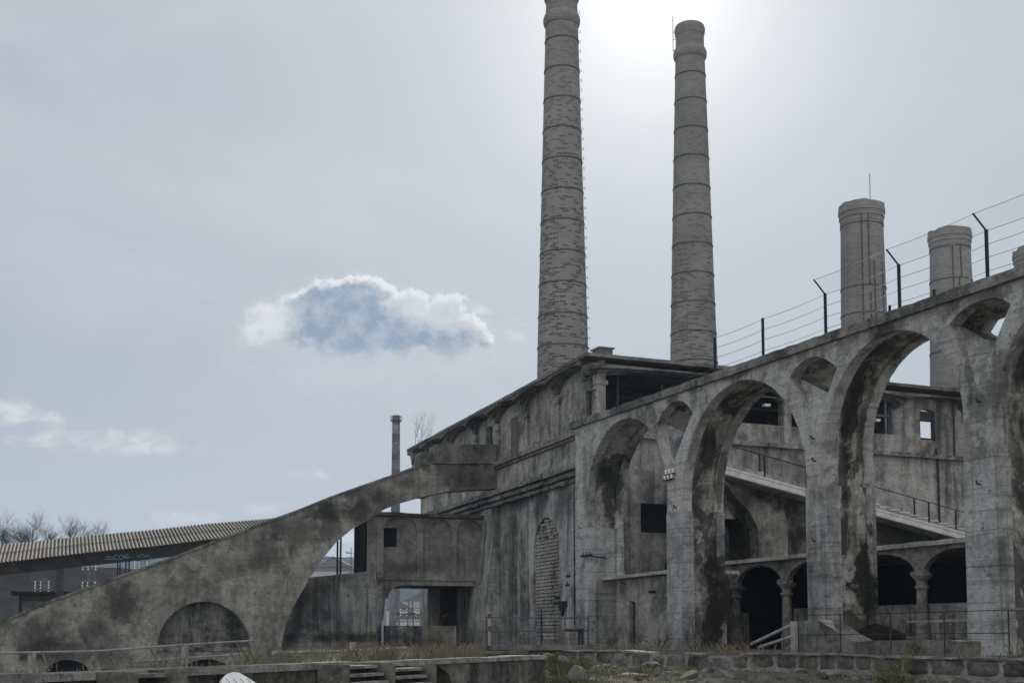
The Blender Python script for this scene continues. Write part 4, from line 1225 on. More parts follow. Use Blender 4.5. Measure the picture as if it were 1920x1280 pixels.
def make_ground():
    def axis(lo, hi, fine0, fine1, step, g=1.22):
        pts = []; q = fine0
        while q <= fine1: pts.append(q); q += step
        d = step; q = fine1
        while q < hi: d *= g; q += d; pts.append(q)
        d = step; q = fine0
        while q > lo: d *= g; q -= d; pts.insert(0, q)
        return pts
    xs = axis(-1500, 1500, -16, 18, .33); ys = axis(-280, 2300, 6, 60, .4)
    v = [(x, y, ground_z(x, y)) for y in ys for x in xs]
    nx = len(xs)
    f = [(j * nx + i, j * nx + i + 1, (j + 1) * nx + i + 1, (j + 1) * nx + i) for j in range(len(ys) - 1) for i in range(nx - 1)]
    m, k, bs = base_mat("rubble ground"); bs.inputs['Specular IOR Level'].default_value = 0.0
    p = k.new('ShaderNodeTexCoord').outputs['Object']
    n1 = k.noise(p, .6, 8, .7); n2 = k.noise(k.mapv(p, (3, 3, 3)), 4, 8, .7)
    c = k.mix(k.ss(n1, .4, .62), (.17, .16, .135, 1), (.09, .095, .06, 1))
    c = k.mix(k.ss(n2, .54, .68), c, (.27, .265, .25, 1))
    c = k.mix(k.ss(n2, .45, .3), c, (.035, .034, .03, 1))
    yy_ = k.sep(p)[1]
    c = k.mix(k.ss(yy_, 84, 110), c, k.mix(n1, (.035, .04, .025, 1), (.08, .075, .05, 1)))
    k.l.new(c, bs.inputs['Base Color'])
    b = k.new('ShaderNodeBump'); b.inputs['Strength'].default_value = 1.0; b.inputs['Distance'].default_value = .12
    k.l.new(n2, b.inputs['Height']); k.l.new(b.outputs[0], bs.inputs['Normal'])
    o = MB().add(v, f).build("ground", m, None, smooth=True, recalc=False)
    tag(o, None, None, None, 'structure')


make_ground()


def make_hill(name, xs, ys, fz, mat):
    v = [(x, y, fz(x, y)) for y in ys for x in xs]
    nx = len(xs)
    f = [(j * nx + i, j * nx + i + 1, (j + 1) * nx + i + 1, (j + 1) * nx + i) for j in range(len(ys) - 1) for i in range(nx - 1)]
    o = MB().add(v, f).build(name, mat, None, smooth=True, recalc=False)
    tag(o, None, None, None, 'structure')
    return o


def wood_mat(name, a, b, s):
    m, k, bs = base_mat(name)
    p = k.new('ShaderNodeTexCoord').outputs['Object']
    bs.inputs['Specular IOR Level'].default_value = 0.0
    n = k.noise(p, s, 8, .7); n2 = k.noise(k.mapv(p, (0, 0, 0), (1, 1, .3)), s * 7, 5, .7)
    c = k.mix(k.ss(k.m('ADD', k.m('MULTIPLY', n, .6), k.m('MULTIPLY', n2, .4)), .36, .62), col(a), col(b))
    k.l.new(c, bs.inputs['Base Color'])
    return m


def far_ridge(x, y):
    t = (y - 900) / 700
    crest = 105 + 16 * mnoise.noise(Vector((x * .0022, 3.1, 0))) + 7 * mnoise.noise(Vector((x * .011, 1, 0))) + 2.5 * mnoise.noise(Vector((x * .05, y * .05, 0)))
    return -3 + crest * sstep(0, 1, t) if t <= 1 else -3 + crest * (1 - .8 * sstep(1, 2, t))


make_hill("far_hills", [-1450 + 12 * i for i in range(240)], [880 + 40 * i for i in range(35)], far_ridge, wood_mat("far hill woods", (.02, .023, .02), (.04, .04, .034), .02))


def near_hill(x, y):
    u = sstep(-30, -72, x)
    c = (15.5 if y < 235 else 15.5) * math.exp(-((y - 235) / (48 if y < 235 else 90)) ** 2) * u
    return -1.2 + c + (1.2 * mnoise.noise(Vector((x * .06, y * .06, 0)))) * u


make_hill("wooded_hill", [-260 + 3 * i for i in range(80)], [130 + 6 * i for i in range(40)], near_hill, wood_mat("near hill woods", (.022, .022, .021), (.05, .047, .042), .2))


# ------------------------------------------------------------------ bare trees
def bare_tree(name, label, x, y, z, height, seed, spread=.55, group=None, levels=5, up=.25, thin=1.0, category="tree", trunk_frac=.32, kids=(3, 4)):
    rng = random.Random(seed)
    t = thing(name, label, category, W, (x, y, z), group)
    bark = bpy.data.materials.get("dark bark") or plain("dark bark", (.055, .05, .045), .9, .3)
    tr = MB(); cr = MB()

    def grow(p, d, L, r, lev, mb):
        n = 3 if lev < levels else 2
        pts = [p]; rs = [r]; q = Vector(p); dd = Vector(d)
        for i in range(n):
            dd = (dd + Vector((rng.uniform(-1, 1), rng.uniform(-1, 1), rng.uniform(-.3, .9) * up * 2)) * .16).normalized()
            q = q + dd * (L / n); pts.append(q.copy()); rs.append(r * (1 - .38 * (i + 1) / n))
        mb.tube(pts, rs, 6 if lev == 0 else 4 if lev < 3 else 3, False)
        if lev >= levels: return
        for c in range(rng.randint(*kids) + (1 if lev == 0 else 0)):
            j = rng.choice((1, 2, 3)) if lev else rng.choice((2, 3, 3))
            j = min(j, len(pts) - 1)
            nd = (dd + Vector((rng.gauss(0, 1), rng.gauss(0, 1), rng.uniform(-.2, .8))) * spread).normalized()
            grow(pts[j], nd, L * rng.uniform(.58, .80), rs[j] * .62, lev + 1, cr)
    grow(Vector((x, y, z)), Vector((0, 0, 1)), height * trunk_frac, height * .022 * thin, 0, tr)
    tr.build("trunk", bark, t); cr.build("crown", bark, t)
    return t


for i, (px, pyt, hgt, lab) in enumerate(((58, 964, 11, "big round-crowned bare tree standing above the shed roof"), (30, 985, 8.0, "smaller bare tree just left of the round-crowned one"), (6, 975, 9.0, "bare tree cut by the picture edge over the shed roof"),
                                         (138, 979, 7.6, "small bare tree alone over the corrugated roof"), (178, 986, 6.4, "lowest bare tree, farthest right on the wooded hill"), (88, 990, 7.4, "bushy low bare tree tucked against the round-crowned one"))):
    y = 205 + (i * 7) % 20
    d = W._d(px, pyt); x = d[0] * y / d[1]; zt = EYE + d[2] * y / d[1]
    bare_tree("bare_tree", lab, x, y, zt - hgt * .97, hgt * 1.42, 30 + i, .6, "bare trees on the wooded hill", levels=5, thin=.75, kids=(3, 5))
    if zt - hgt > near_hill(x, y) + .3: pass
yb, zb_ = B.hx(772, 879, XR - .7)
wx_, wy_ = B.wld(XR - .7, yb)
bare_tree("sapling", "leafless thin birch sapling growing from the top of the ramp wall", wx_, wy_, zb_ - .4, 3.6, 77, .34, None, levels=4, up=1.0, thin=.55, trunk_frac=.5, kids=(3, 4))


# ------------------------------------------------------------------ distant poles, pylons, houses
def pylon(px, y, ztop, label, arms, w=.5):
    d = W._d(px, 1100); x = d[0] * y / d[1]
    t = thing("substation_mast", label, "mast", W, (x, y, -1), "substation masts with white insulators")
    mb = MB()
    for sx in (-w, w):
        for sy in (-w, w): mb.tube([(x + sx, y + sy, -1), (x + sx * .5, y + sy * .5, ztop)], .05, 4)
    n = 6
    for i in range(n):
        za, zb = -1 + (ztop + 1) * i / n, -1 + (ztop + 1) * (i + 1) / n
        for s in (-1, 1): mb.tube([(x - w * s, y - w, za), (x + w * s * .7, y - w, zb)], .03, 3)
    mb.build("lattice", bpy.data.materials["galvanised steel"], t)
    for az, aw in arms:
        ca = MB().tube([(x - aw, y - w, az), (x + aw, y - w, az)], .05, 4).build("crossarm", M['grey_steel'], t)
        for s in (-aw, -aw * .35, aw * .6):
            mb = MB(); z = az - .1
            prof = []
            for i in range(3): prof += [(.03, z - i * .36), (.11, z - i * .36 - .10), (.03, z - i * .36 - .2)]
            mb.lathe(prof, 8, (x + s, y - w)); mb.build("insulator", M['porcelain'], ca)


pylon(84, 150, 8.6, "substation mast with two insulator strings seen below the shed beam, left of the post", [(8.3, 1.0), (7.2, 1.0)], .4)
pylon(172, 145, 11.5, "tall lattice substation mast with white insulators, right of the shed post", [(10.2, .9), (8.0, .9), (6.4, .9)], .5)
pylon(268, 150, 12, "substation mast whose insulators show close above the ramp edge", [(10.6, .9), (9.6, .9)], .5)
pylon(770, 160, 6.2, "substation mast seen through the passage under the gallery", [(5.3, 1.2), (3.6, 1.6)], .5)


def pole(px, y, z0, z1, label, r=.06, arms=()):
    d = W._d(px, 1100); x = d[0] * y / d[1]
    t = thing("pole", label, "pole", W, (x, y, z0))
    MB().tube([(x, y, z0), (x, y, z1)], [r * 1.15, r], 8).build("shaft", M['black_steel'], t)
    for za, aw in arms:
        MB().tube([(x - aw, y, za), (x + aw * .3, y, za)], .03, 4).build("crossarm", M['black_steel'], t)
        for s in (-aw, -aw * .5): MB().tube([(x + s, y, za), (x + s, y, za + .16)], .03, 5).build("pin", M['black_steel'], t)


for px, l in ((219.5, "first of four thin dark poles under the shed beam, from the left"), (224, "second of four thin dark poles under the shed beam, from the left"), (235, "third of four thin dark poles under the shed beam, from the left"), (241, "last of four thin dark poles under the shed beam, from the left")):
    pole(px, 101 if px < 230 else 100.2, -1, 7.6, l, .055)
pole(632, 98, -1, 9.3, "left one of a pair of dark poles in the gap behind the ramp arch", .075)
pole(638, 97.4, -1, 9.3, "right one of a pair of dark poles in the gap behind the ramp arch", .075)
pole(657.5, 112, -1, 9.5, "pole with a bent side bracket beside the dark open bay", .03, ((9.0, .45),))
pole(801, 104, -1, 6.4, "pole with crossarms seen in the passage under the gallery", .05, ((5.6, 1.3), (3.5, 2.4)))
for i, (pya, pyb, l) in enumerate(((1046, 1040, "upper sagging cable in the gap behind the ramp arch"), (1063, 1057, "lower sagging cable in the gap behind the ramp arch"))):
    a = W._d(560, pya); b = W._d(700, pyb); y = 99 + i
    pts = [(a[0] * y / a[1] + (b[0] * y / b[1] - a[0] * y / a[1]) * q / 8, y, EYE + (a[2] / a[1]) * y + ((b[2] / b[1]) - (a[2] / a[1])) * y * q / 8 - .12 * math.sin(math.pi * q / 8)) for q in range(9)]
    tag(MB().tube(pts, .02, 4).build("cable", M['black_steel']), l, "cable")


def house(px, y, w, h, label, c):
    d = W._d(px, 1100); x = d[0] * y / d[1]; z = -1.2
    t = thing("house", label, "house", W, (x, y, z), "houses on the far slope")
    hw = MB().box(x - w / 2, x + w / 2, y, y + w, z, z + h).build("wall", plain("house wall " + label[:12], c, .9, .1), t)
    MB().prism([(x - w / 2 - .4, z + h + .02), (x + w / 2 + .4, z + h + .02), (x, z + h + w * .28)], [], y - .4, y + w + .4).build("roof", plain("house roof " + label[:12], (.16, .11, .09), .9, .2), t)
    for i in range(2):
        for j in range(2): MB().box(x - w * .3 + i * w * .4, x - w * .3 + i * w * .4 + 1, y - .05, y + .02, z + h * (.15 + .45 * j), z + h * (.15 + .45 * j) + 1.3).build("window", M['void'], hw)


house(772, 420, 10, 9, "white house on the far slope, left of the passage pillar", (.6, .58, .55))
house(752, 520, 12, 14, "tall pale house beside the thin chimney foot", (.5, .48, .44))
house(786, 600, 13, 20, "tallest grey house high in the passage view", (.4, .4, .4))
house(625, 640, 26, 36, "pale apartment block in the gap behind the ramp arch", (.5, .5, .48))


# ------------------------------------------------------------------ foreground: stone wall, parapet, railings
def make_stone_wall():
    t = thing("stone_wall", "retaining wall of squared stones with pale mortar in front of the arcade", "wall", WALL, (10, 0, .2))
    rng = random.Random(4)
    L = 27.0
    topz = lambda x: 1.22 + .03 * math.sin(x * .7) + .02 * math.sin(x * 2.1)
    # mortar core
    mb = MB()
    mb.prism([(-1, -.2), (L, -.2)] + [(L - i * .5, topz(L - i * .5) - .05) for i in range(int((L + 1) / .5) + 1)], [], .06, .5)
    mb.build("mortar", concrete("pale mortar", (.45, .445, .42), (.24, .23, .22), 81, 1.5, .4, .2, bump=.9), t)
    stone = []
    for i in range(3):
        c = ((.32, .31, .285), (.24, .235, .21), (.38, .37, .35))[i]
        stone.append(concrete("wall stone %d" % i, c, tuple(v * .4 for v in c), 82 + i, 1.2, .5, .2, bump=1.0, moss=.3))
    mbs = [MB(), MB(), MB()]
    ztops = [0.0, -.41, -.78, -1.12]
    for row in range(3):
        x = -1 + rng.uniform(0, .4)
        while x < L:
            w = rng.uniform(.45, .95)
            g = rng.uniform(.02, .06)
            z1 = -.06 + ztops[row]; z0 = ztops[row + 1] + rng.uniform(.0, .03)
            xm0, xm1 = x + g / 2, x + w - g / 2
            tz = topz(x + w / 2)
            zc0, zc1 = tz + z0, tz + z1 + rng.uniform(-.02, .02)
            # rounded, uneven block: superellipse grid on the face
            mb = mbs[rng.choice((0, 0, 1, 1, 2))]
            n, mrow = 7, 5
            v = []; f = []
            bulge = rng.uniform(.03, .08); e = rng.uniform(8, 16)
            ph = rng.uniform(0, 9)
            for j in range(mrow + 1):
                for i in range(n + 1):
                    u = 2 * i / n - 1; q = 2 * j / mrow - 1
                    d = (abs(u) ** e + abs(q) ** e) ** (1 / e)
                    sc = 1 / max(1, d)
                    yy = .07 - bulge * (1 - min(1, d) ** 3) - .02 * mnoise.noise(Vector((u * 2 + ph, q * 2, ph)))
                    wob = .02 * mnoise.noise(Vector((u * 1.3 + ph, q * 1.3, ph + 4)))
                    v.append(((xm0 + xm1) / 2 + u * sc * (xm1 - xm0) / 2 + wob, yy, (zc0 + zc1) / 2 + q * sc * (zc1 - zc0) / 2 + wob))
            for j in range(mrow):
                for i in range(n):
                    a = j * (n + 1) + i; f.append((a, a + 1, a + n + 2, a + n + 1))
            mb.add(v, f)
            x += w
    for i, mb in enumerate(mbs): mb.build("stones", stone[i], t, smooth=True, recalc=False)
    # flat worn cap stones
    mb = MB(); x = -1
    while x < L:
        w = rng.uniform(.6, 1.5)
        a, b = topz(x), topz(x + w)
        zz = -.05; hh = rng.uniform(.02, .07)
        if rng.random() < .9:
            mb.hexa([(x + .02, -.03 + rng.uniform(-.03, .03), a + zz), (x + w - .02, -.03 + rng.uniform(-.03, .03), b + zz), (x + w - .02, .55, b + zz), (x + .02, .55, a + zz)],
                    [(x + .03, -.01, a + zz + hh), (x + w - .03, -.01, b + zz + hh), (x + w - .03, .52, b + zz + hh), (x + .03, .52, a + zz + hh)])
        x += w
    mb.build("cap", concrete("wall cap", (.36, .35, .33), (.15, .145, .13), 86, 1.0, .5, .2, bump=1.0), t)


make_stone_wall()


def make_parapet():
    t = thing("low_parapet", "long low concrete parapet with a pale worn top and round culvert openings", "parapet", PAR, (5, 0, 0))
    zt = 1.235
    def hp(px, py): return PAR.hy(px, py, .0)
    # seen from the viewer's side: the face lies on y = 0 (towards the viewer is +y in this frame)
    c1 = [hp(395, 1300), hp(398, 1274), hp(412, 1262), hp(430, 1258), hp(448, 1261), hp(466, 1275), hp(470, 1300)]
    c2 = [hp(742, 1300), hp(752, 1270), hp(768, 1251), hp(792, 1243), hp(820, 1247), hp(842, 1263), hp(853, 1300)]
    mat = concrete("parapet concrete", (.30, .29, .26), (.08, .08, .068), 91, .8, .55, .5, .1, (), .35, moss=.75, bump=.9)
    xe = 21.0
    top = [(-2.0, zt - .09)] + [(xe, zt - .09)]
    mb = MB(); mb.prism([(-2.0, -.9), (xe, -.9), (xe, zt - .09), (-2.0, zt - .09)], [c1, c2], -.42, 0); mb.build("wall", mat, t)
    xs_ = [p[0] for p in c2]; MB().box(min(xs_) - .1, max(xs_) + .1, -.52, -.43, -.8, 1.12).build("culvert_shade_sheet", M['void'], t)  # black sheet added behind the culvert to serve as its shade
    capm = concrete("parapet cap", (.42, .41, .385), (.19, .185, .16), 92, 1.2, .42, .2, bump=1.0, moss=.25)
    rng = random.Random(9); x = -2.0; mb = MB()
    while x < xe:
        w = rng.uniform(.5, 1.6)
        a = rng.uniform(-.012, .012)
        mb.hexa([(x, -.48, zt - .088), (x + w - .015, -.48, zt - .088), (x + w - .015, .04 + a, zt - .088), (x, .04 - a, zt - .088)],
                [(x, -.46, zt + a), (x + w - .015, -.46, zt + a * .5), (x + w - .015, .02 + a, zt + a * .5), (x, .02 - a, zt + a)])
        x += w
    mb.build("cap", capm, t)
    # white sheet added to make the bright spot in the nearer culvert
    s = thing("bright_spot_panel", "white ribbed sheet added for the bright spot in the nearer culvert opening of the parapet", "panel", PAR, (hp(425, 1280)[0], -.25, .6))
    out = [hp(388, 1300), hp(396, 1276), hp(404, 1269), hp(416, 1262), hp(430, 1258.5), hp(440, 1260), hp(450, 1270), hp(462, 1284), hp(470, 1300)]
    zt_ = max(z for x, z in out)
    ly = lambda z: .06 + (zt_ - z) * .8
    n_ = len(out)
    MB().add([(x, ly(z), z) for x, z in out] + [(x, ly(z) - .03, z - .02) for x, z in out], [tuple(range(n_)), tuple(range(2 * n_ - 1, n_ - 1, -1))] + [(i, (i + 1) % n_, (i + 1) % n_ + n_, i + n_) for i in range(n_)]).build("sheet", plain("white sheet", (.86, .85, .82), .5, .06), s)
    for px in (408, 421, 434, 447):
        a_, b_ = hp(px, 1271), hp(px + 4, 1297)
        MB().tube([(a_[0], ly(a_[1]) + .004, a_[1]), (b_[0], ly(b_[1]) + .002, b_[1])], .003, 4).build("rib", M['grey_steel'], s)
    return t


make_parapet()


def slat_steps(px0, px1, pyt, rows, label):
    """broken flight of thin concrete treads leaning against the parapet face"""
    a, b = PAR.hy(px0, pyt, .12)[0], PAR.hy(px1, pyt, .12)[0]
    x0, x1 = min(a, b), max(a, b); zt = PAR.hy((px0 + px1) / 2, pyt, .12)[1]
    t = thing("concrete_steps", label, "steps", PAR, ((x0 + x1) / 2, .2, zt - .5))
    m = bpy.data.materials["parapet cap"]; m2 = bpy.data.materials["parapet concrete"]
    for i in range(rows):
        z = zt - i * .115
        MB().box(x0 + random.uniform(0, .04), x1 - random.uniform(0, .04), .06 + .09 * i, .30 + .09 * i, z - .045, z).build("tread", m, t)
        MB().box(x0 + .02, x1 - .02, .035 + .09 * i, .06 + .09 * i, z - .16, z - .05).build("riser", m2, t)
    for xx in (x0 - .1, x1): MB().box(xx, xx + .1, .03, .5, zt - .7, zt + .03).build("side_block", m2, t)


slat_steps(205, 290, 1262, 4, "short flight of thin concrete treads at the parapet's near end")
slat_steps(612, 690, 1247, 4, "flight of pale concrete treads against the parapet, left of the paired one")
slat_steps(700, 775, 1252, 4, "lower flight of concrete treads beside the dark culvert")


def rail_line(fr, pts, posts, label, mat, r=.035, name="railing", cat="railing", pr=.04, square=False):
    """pts: list of rails (each a list of frame points); posts: (x, y, z0, z1)"""
    t = thing(name, label, cat, fr, (posts[0][0], posts[0][1], posts[0][2]))
    for p in pts: MB().tube(p, r, 6).build("rail", mat, t)
    for x, y, z0, z1 in posts:
        if square: MB().box(x - pr, x + pr, y - pr, y + pr, z0, z1).build("post", mat, t)
        else: MB().tube([(x, y, z0), (x, y, z1)], pr, 6).build("post", mat, t)
    return t


# railing on top of the stone wall
yy = .32
wp = [WALL.hy(px, 1195, yy)[0] for px in (1497, 1576, 1670, 1771, 1892)]
rail_line(WALL, [[(wp[0] - .1, yy, 2.14), (wp[2], yy, 2.15), (wp[-1] + .02, yy, 2.17)], [(wp[0], yy, 1.67), (wp[-1], yy, 1.70)]],
          [(x, yy, 1.15, 2.17) for x in wp], "thin rusty two-bar railing on top of the stone wall", M['iron'], .011, pr=.016)
rail_line(WALL, [[(wp[-1] + .06, yy, 2.17), (wp[-1] + 1.2, yy, 2.19), (wp[-1] + 4, yy, 2.2)]], [(wp[-1] + 3.5, yy, 1.15, 2.2), (wp[-1] + 1.6, yy, 1.15, 2.19)],
          "pale thicker rail at the picture edge beyond the rusty railing", M['grey_steel'], .03, pr=.025)
# timber handrail with its stout post, going down behind the wall
def at_a(px, py, y): x, z = A.hy(px, py, y); return (x, y, z)
rail_line(A, [[at_a(1408, 1207, 26), at_a(1494, 1166, 26)], [at_a(1425, 1212, 26), at_a(1492, 1190, 26)]],
          [(at_a(1492, 1165, 26)[0], 26, GZ - .2, at_a(1492, 1164, 26)[2])], "grey timber handrail sloping down from a stout square post", M['timber'], .055, "handrail", "handrail", .13, True)
# guard rail in front of the mill's lower wall
def at_b(px, py, y): x, z = B.hy(px, py, y); return (x, y, z)
rail_line(B, [[at_b(910, 1157, -6), at_b(1104, 1158, -6)], [at_b(905, 1182, -6), at_b(1100, 1182, -6)]],
          [(at_b(px, 1190, -6)[0], -6, GZ - .2, at_b(px, 1154, -6)[2]) for px in (1103, 1015, 912)], "blue grey pipe guard rail along the foot of the mill", plain("blue grey paint", (.09, .10, .12), .6, .3), .035, "guard_rail", "guard rail", .045)
rail_line(B, [[at_b(1060, 1180, -7.2), at_b(1092, 1180, -7.2)]], [(at_b(1092, 1190, -7.2)[0], -7.2, GZ - .1, at_b(1092, 1178, -7.2)[2]), (at_b(1086, 1190, -7.2)[0], -7.2, GZ - .1, at_b(1092, 1178, -7.2)[2])],
          "short dark rail bent down at its end, in front of the guard rail", M['black_steel'], .06, "short_rail", "rail", .06)
# low pipe rail behind the parapet
yb2 = -2.0
def at_p(px, py, y=yb2): x, z = PAR.hy(px, py, y); return (x, y, z)
rail_line(PAR, [[at_p(-20, 1224), at_p(180, 1220), at_p(345, 1208), at_p(475, 1200)], [at_p(250, 1240), at_p(475, 1224)]],
          [(at_p(347, 1210)[0], yb2, .2, at_p(347, 1208)[2]), (at_p(60, 1225)[0], yb2, .2, at_p(60, 1221)[2])], "low grey pipe rail with a square post behind the parapet", M['timber'], .018, "pipe_rail", "rail", .035, True)
rail_line(PAR, [[at_p(512, 1223, -3.0), at_p(620, 1221, -3.0), at_p(760, 1214, -3.0)]],
          [(at_p(661, 1220, -3)[0], -3.0, .2, at_p(661, 1203, -3)[2])], "low beam with a short grey post behind the parapet, under the big arch", M['timber'], .035, "low_beam", "rail", .045, True)


def marker(px, pyt, pyb, fr, y, label, red=True, r=.05):
    x, zt = fr.hy(px, pyt, y)
    t = thing("marker_post", label, "post", fr, (x, y, GZ - .2))
    sf = MB().tube([(x, y, GZ - .2), (x, y, zt)], r, 8).build("shaft", plain("white post paint", (.38, .38, .37), .7, .25) if red else M['black_steel'], t)
    if red:
        for zz in (zt - .35, zt - .95): MB().tube([(x, y, zz), (x, y, zz + .25)], r + .006, 8).build("red_band", plain("red band", (.16, .07, .06), .7, .3), sf)


marker(918, 1146, 1195, B, -8, "white marker post with red bands before the mill's left buttress", True, .07)
marker(866, 1144, 1190, B, -8, "thin dark post at the mouth of the passage", False, .06)
marker(1015, 1140, 1186, B, -6.4, "plain slim pale post before the perforated niche", False, .035)


# planks, blocks and low walls behind the stone wall
def slab_thing(name, label, cat, mat, fr, pts, y0, y1, part="slab"):
    xs = [p[0] for p in pts]; zs = [p[1] for p in pts]
    t = thing(name, label, cat, fr, (sum(xs) / len(xs), (y0 + y1) / 2, min(zs)))
    MB().prism(rough_poly(pts, .35, .015), [], y0, y1).build(part, mat, t)
    return t


lowm = concrete("low wall concrete", (.26, .26, .255), (.10, .10, .098), 95, .6, .5, .5, bump=.8)
q = lambda px, py, y=25.5: A.hy(px, py, y)
slab_thing("concrete_block", "broken sloping concrete slab leaning at the foot of the second pier", "concrete slab", lowm, A, [q(1498, 1230), q(1498, 1164), q(1534, 1161), q(1572, 1186), q(1600, 1201), q(1600, 1230)], 25.5, 26.3)
slab_thing("low_wall", "low grey concrete wall between second and third piers, lit along its top", "wall", lowm, A, [q(1602, 1230, 25.6), q(1602, 1203, 25.6), q(1660, 1200, 25.6), q(1818, 1201, 25.6), q(1818, 1232, 25.6)], 25.6, 26.0)
slab_thing("plank", "pale plank laid level before the porch's low wall", "plank", M['timber'], A, [q(1708, 1167, 34), q(1708, 1163, 34), q(1818, 1160, 34), q(1818, 1164, 34)], 33.8, 34.1)
slab_thing("concrete_ledge", "flat pale concrete ledge on the terrace before the guard rail", "ledge", lowm, B, [B.hy(895, 1218, -14), B.hy(895, 1210, -14), B.hy(1000, 1208, -14), B.hy(1000, 1218, -14)], -14, -12)


def brush_pile():
    x, z = q(1627, 1203, 27)
    rng = random.Random(8)
    t = thing("brush_heap", "dark heap of brushwood at the soot-stained foot of the second pier", "heap", A, (x, 27, GZ))
    mb = MB(); n = 20
    mb.lathe([(1.25, GZ - .1), (1.15, GZ + .2), (.85, GZ + .62), (.45, GZ + .86), (.05, GZ + .95)], n, (x, 27.4), lambda i, k: rng.uniform(-.1, .1))
    mb.build("core", M['void'], t)
    mb = MB()
    for i in range(160):
        a = rng.uniform(0, 6.28); r = rng.uniform(.1, 1.2); hh = GZ + .95 * (1 - (r / 1.25) ** 2)
        p = Vector((x + r * math.cos(a), 27.4 + r * math.sin(a), hh)); d = Vector((rng.gauss(0, 1), rng.gauss(0, 1), rng.uniform(-.1, .6))).normalized() * rng.uniform(.2, .6)
        mb.tube([p - d * .5, p + d * .5], .012, 3, False)
    mb.build("twigs", bpy.data.materials["dark bark"], t)


brush_pile()


# ------------------------------------------------------------------ ironwork on the walls
def insulator_bracket():
    x, z = A.hy(1254, 887, YA0)
    t = thing("insulator_bracket", "two short iron arms with six white porcelain insulators on the first pier", "insulator bracket", A, (x, YA0 - .05, z - .3))
    for px, py in ((1262, 886.5), (1260, 896.5)):
        xx, zz = A.hy(px, py, YA0 - .1)
        am = MB().box(xx - .75, xx + .15, YA0 - .13, YA0 - .06, zz - .05, zz).build("arm", M['black_steel'], t)
        for d in (-.62, -.32, -.02):
            MB().lathe([(.03, zz), (.07, zz + .03), (.05, zz + .09), (.075, zz + .12), (.06, zz + .19), (.01, zz + .22)], 10, (xx + d, YA0 - .1)).build("insulator", M['porcelain'], am)


insulator_bracket()
for px, py, l, ln in ((1100, 1041, "highest iron crossarm bolted to the abutment", .62), (1069, 1079.5, "middle iron crossarm on the mill's lower wall", .55), (1069, 1096, "iron crossarm just below the middle one on the mill wall", .65)):
    y = YA0 if px > 1090 else -1.0
    fr = A if px > 1090 else B
    x, z = fr.hy(px, py, y - .15)
    t = thing("crossarm", l, "bracket", fr, (x, y, z), "iron crossarms on the mill wall")
    am = MB().box(x - ln, x + ln, y - .2, y - .12, z - .06, z + .06).build("arm", M['black_steel'], t)
    MB().tube([(x, y - .15, z), (x, y + 1.0, z - .1)], .04, 5).build("stay", M['black_steel'], t)
    for d in (-.6, 0, .6): MB().tube([(x + d * ln, y - .16, z + .04), (x + d * ln, y - .16, z + .2)], .03, 6).build("pin", M['iron'], am)
x, z = B.hy(1054, 1135, -1.0)
t = thing("iron_bracket", "heavy dark iron bracket low on the mill wall beside the niche", "bracket", B, (x, -1, z))
MB().box(x - .85, x + .85, -1.2, -1.05, z + .05, z + .25).build("arm", M['black_steel'], t)
MB().box(x - .75, x - .1, -1.2, -1.05, z + .4, z + .52).build("upper_arm", M['black_steel'], t)
MB().prism([(x - .1, z + .05), (x + .8, z + .05), (x + .45, z - .6), (x + .3, z - .6)], [], -1.18, -1.08).build("gusset", M['black_steel'], t)
MB().tube([(x + .3, -1.1, z), (x + .3, .2, z)], .07, 6).build("stay", M['black_steel'], t)
x, z = A.hy(1076, 955, YA0 + .1)
t = thing("iron_ladder_bar", "thin rusty iron bar with rungs high on the mill's corner", "bar", A, (-60.3, YA0 + .2, z - 4))
x = A.hy(1078, 960, YA0 + .3)[0]
MB().tube([(x, YA0 + .25, z - 6), (x, YA0 + .25, z + 1.2)], .035, 5).build("bar", M['iron'], t)
for i in range(9):
    MB().tube([(x - .13, YA0 + .25, z - 5.6 + i * .75), (x + .13, YA0 + .25, z - 5.6 + i * .75)], .025, 4).build("rung", M['iron'], t)


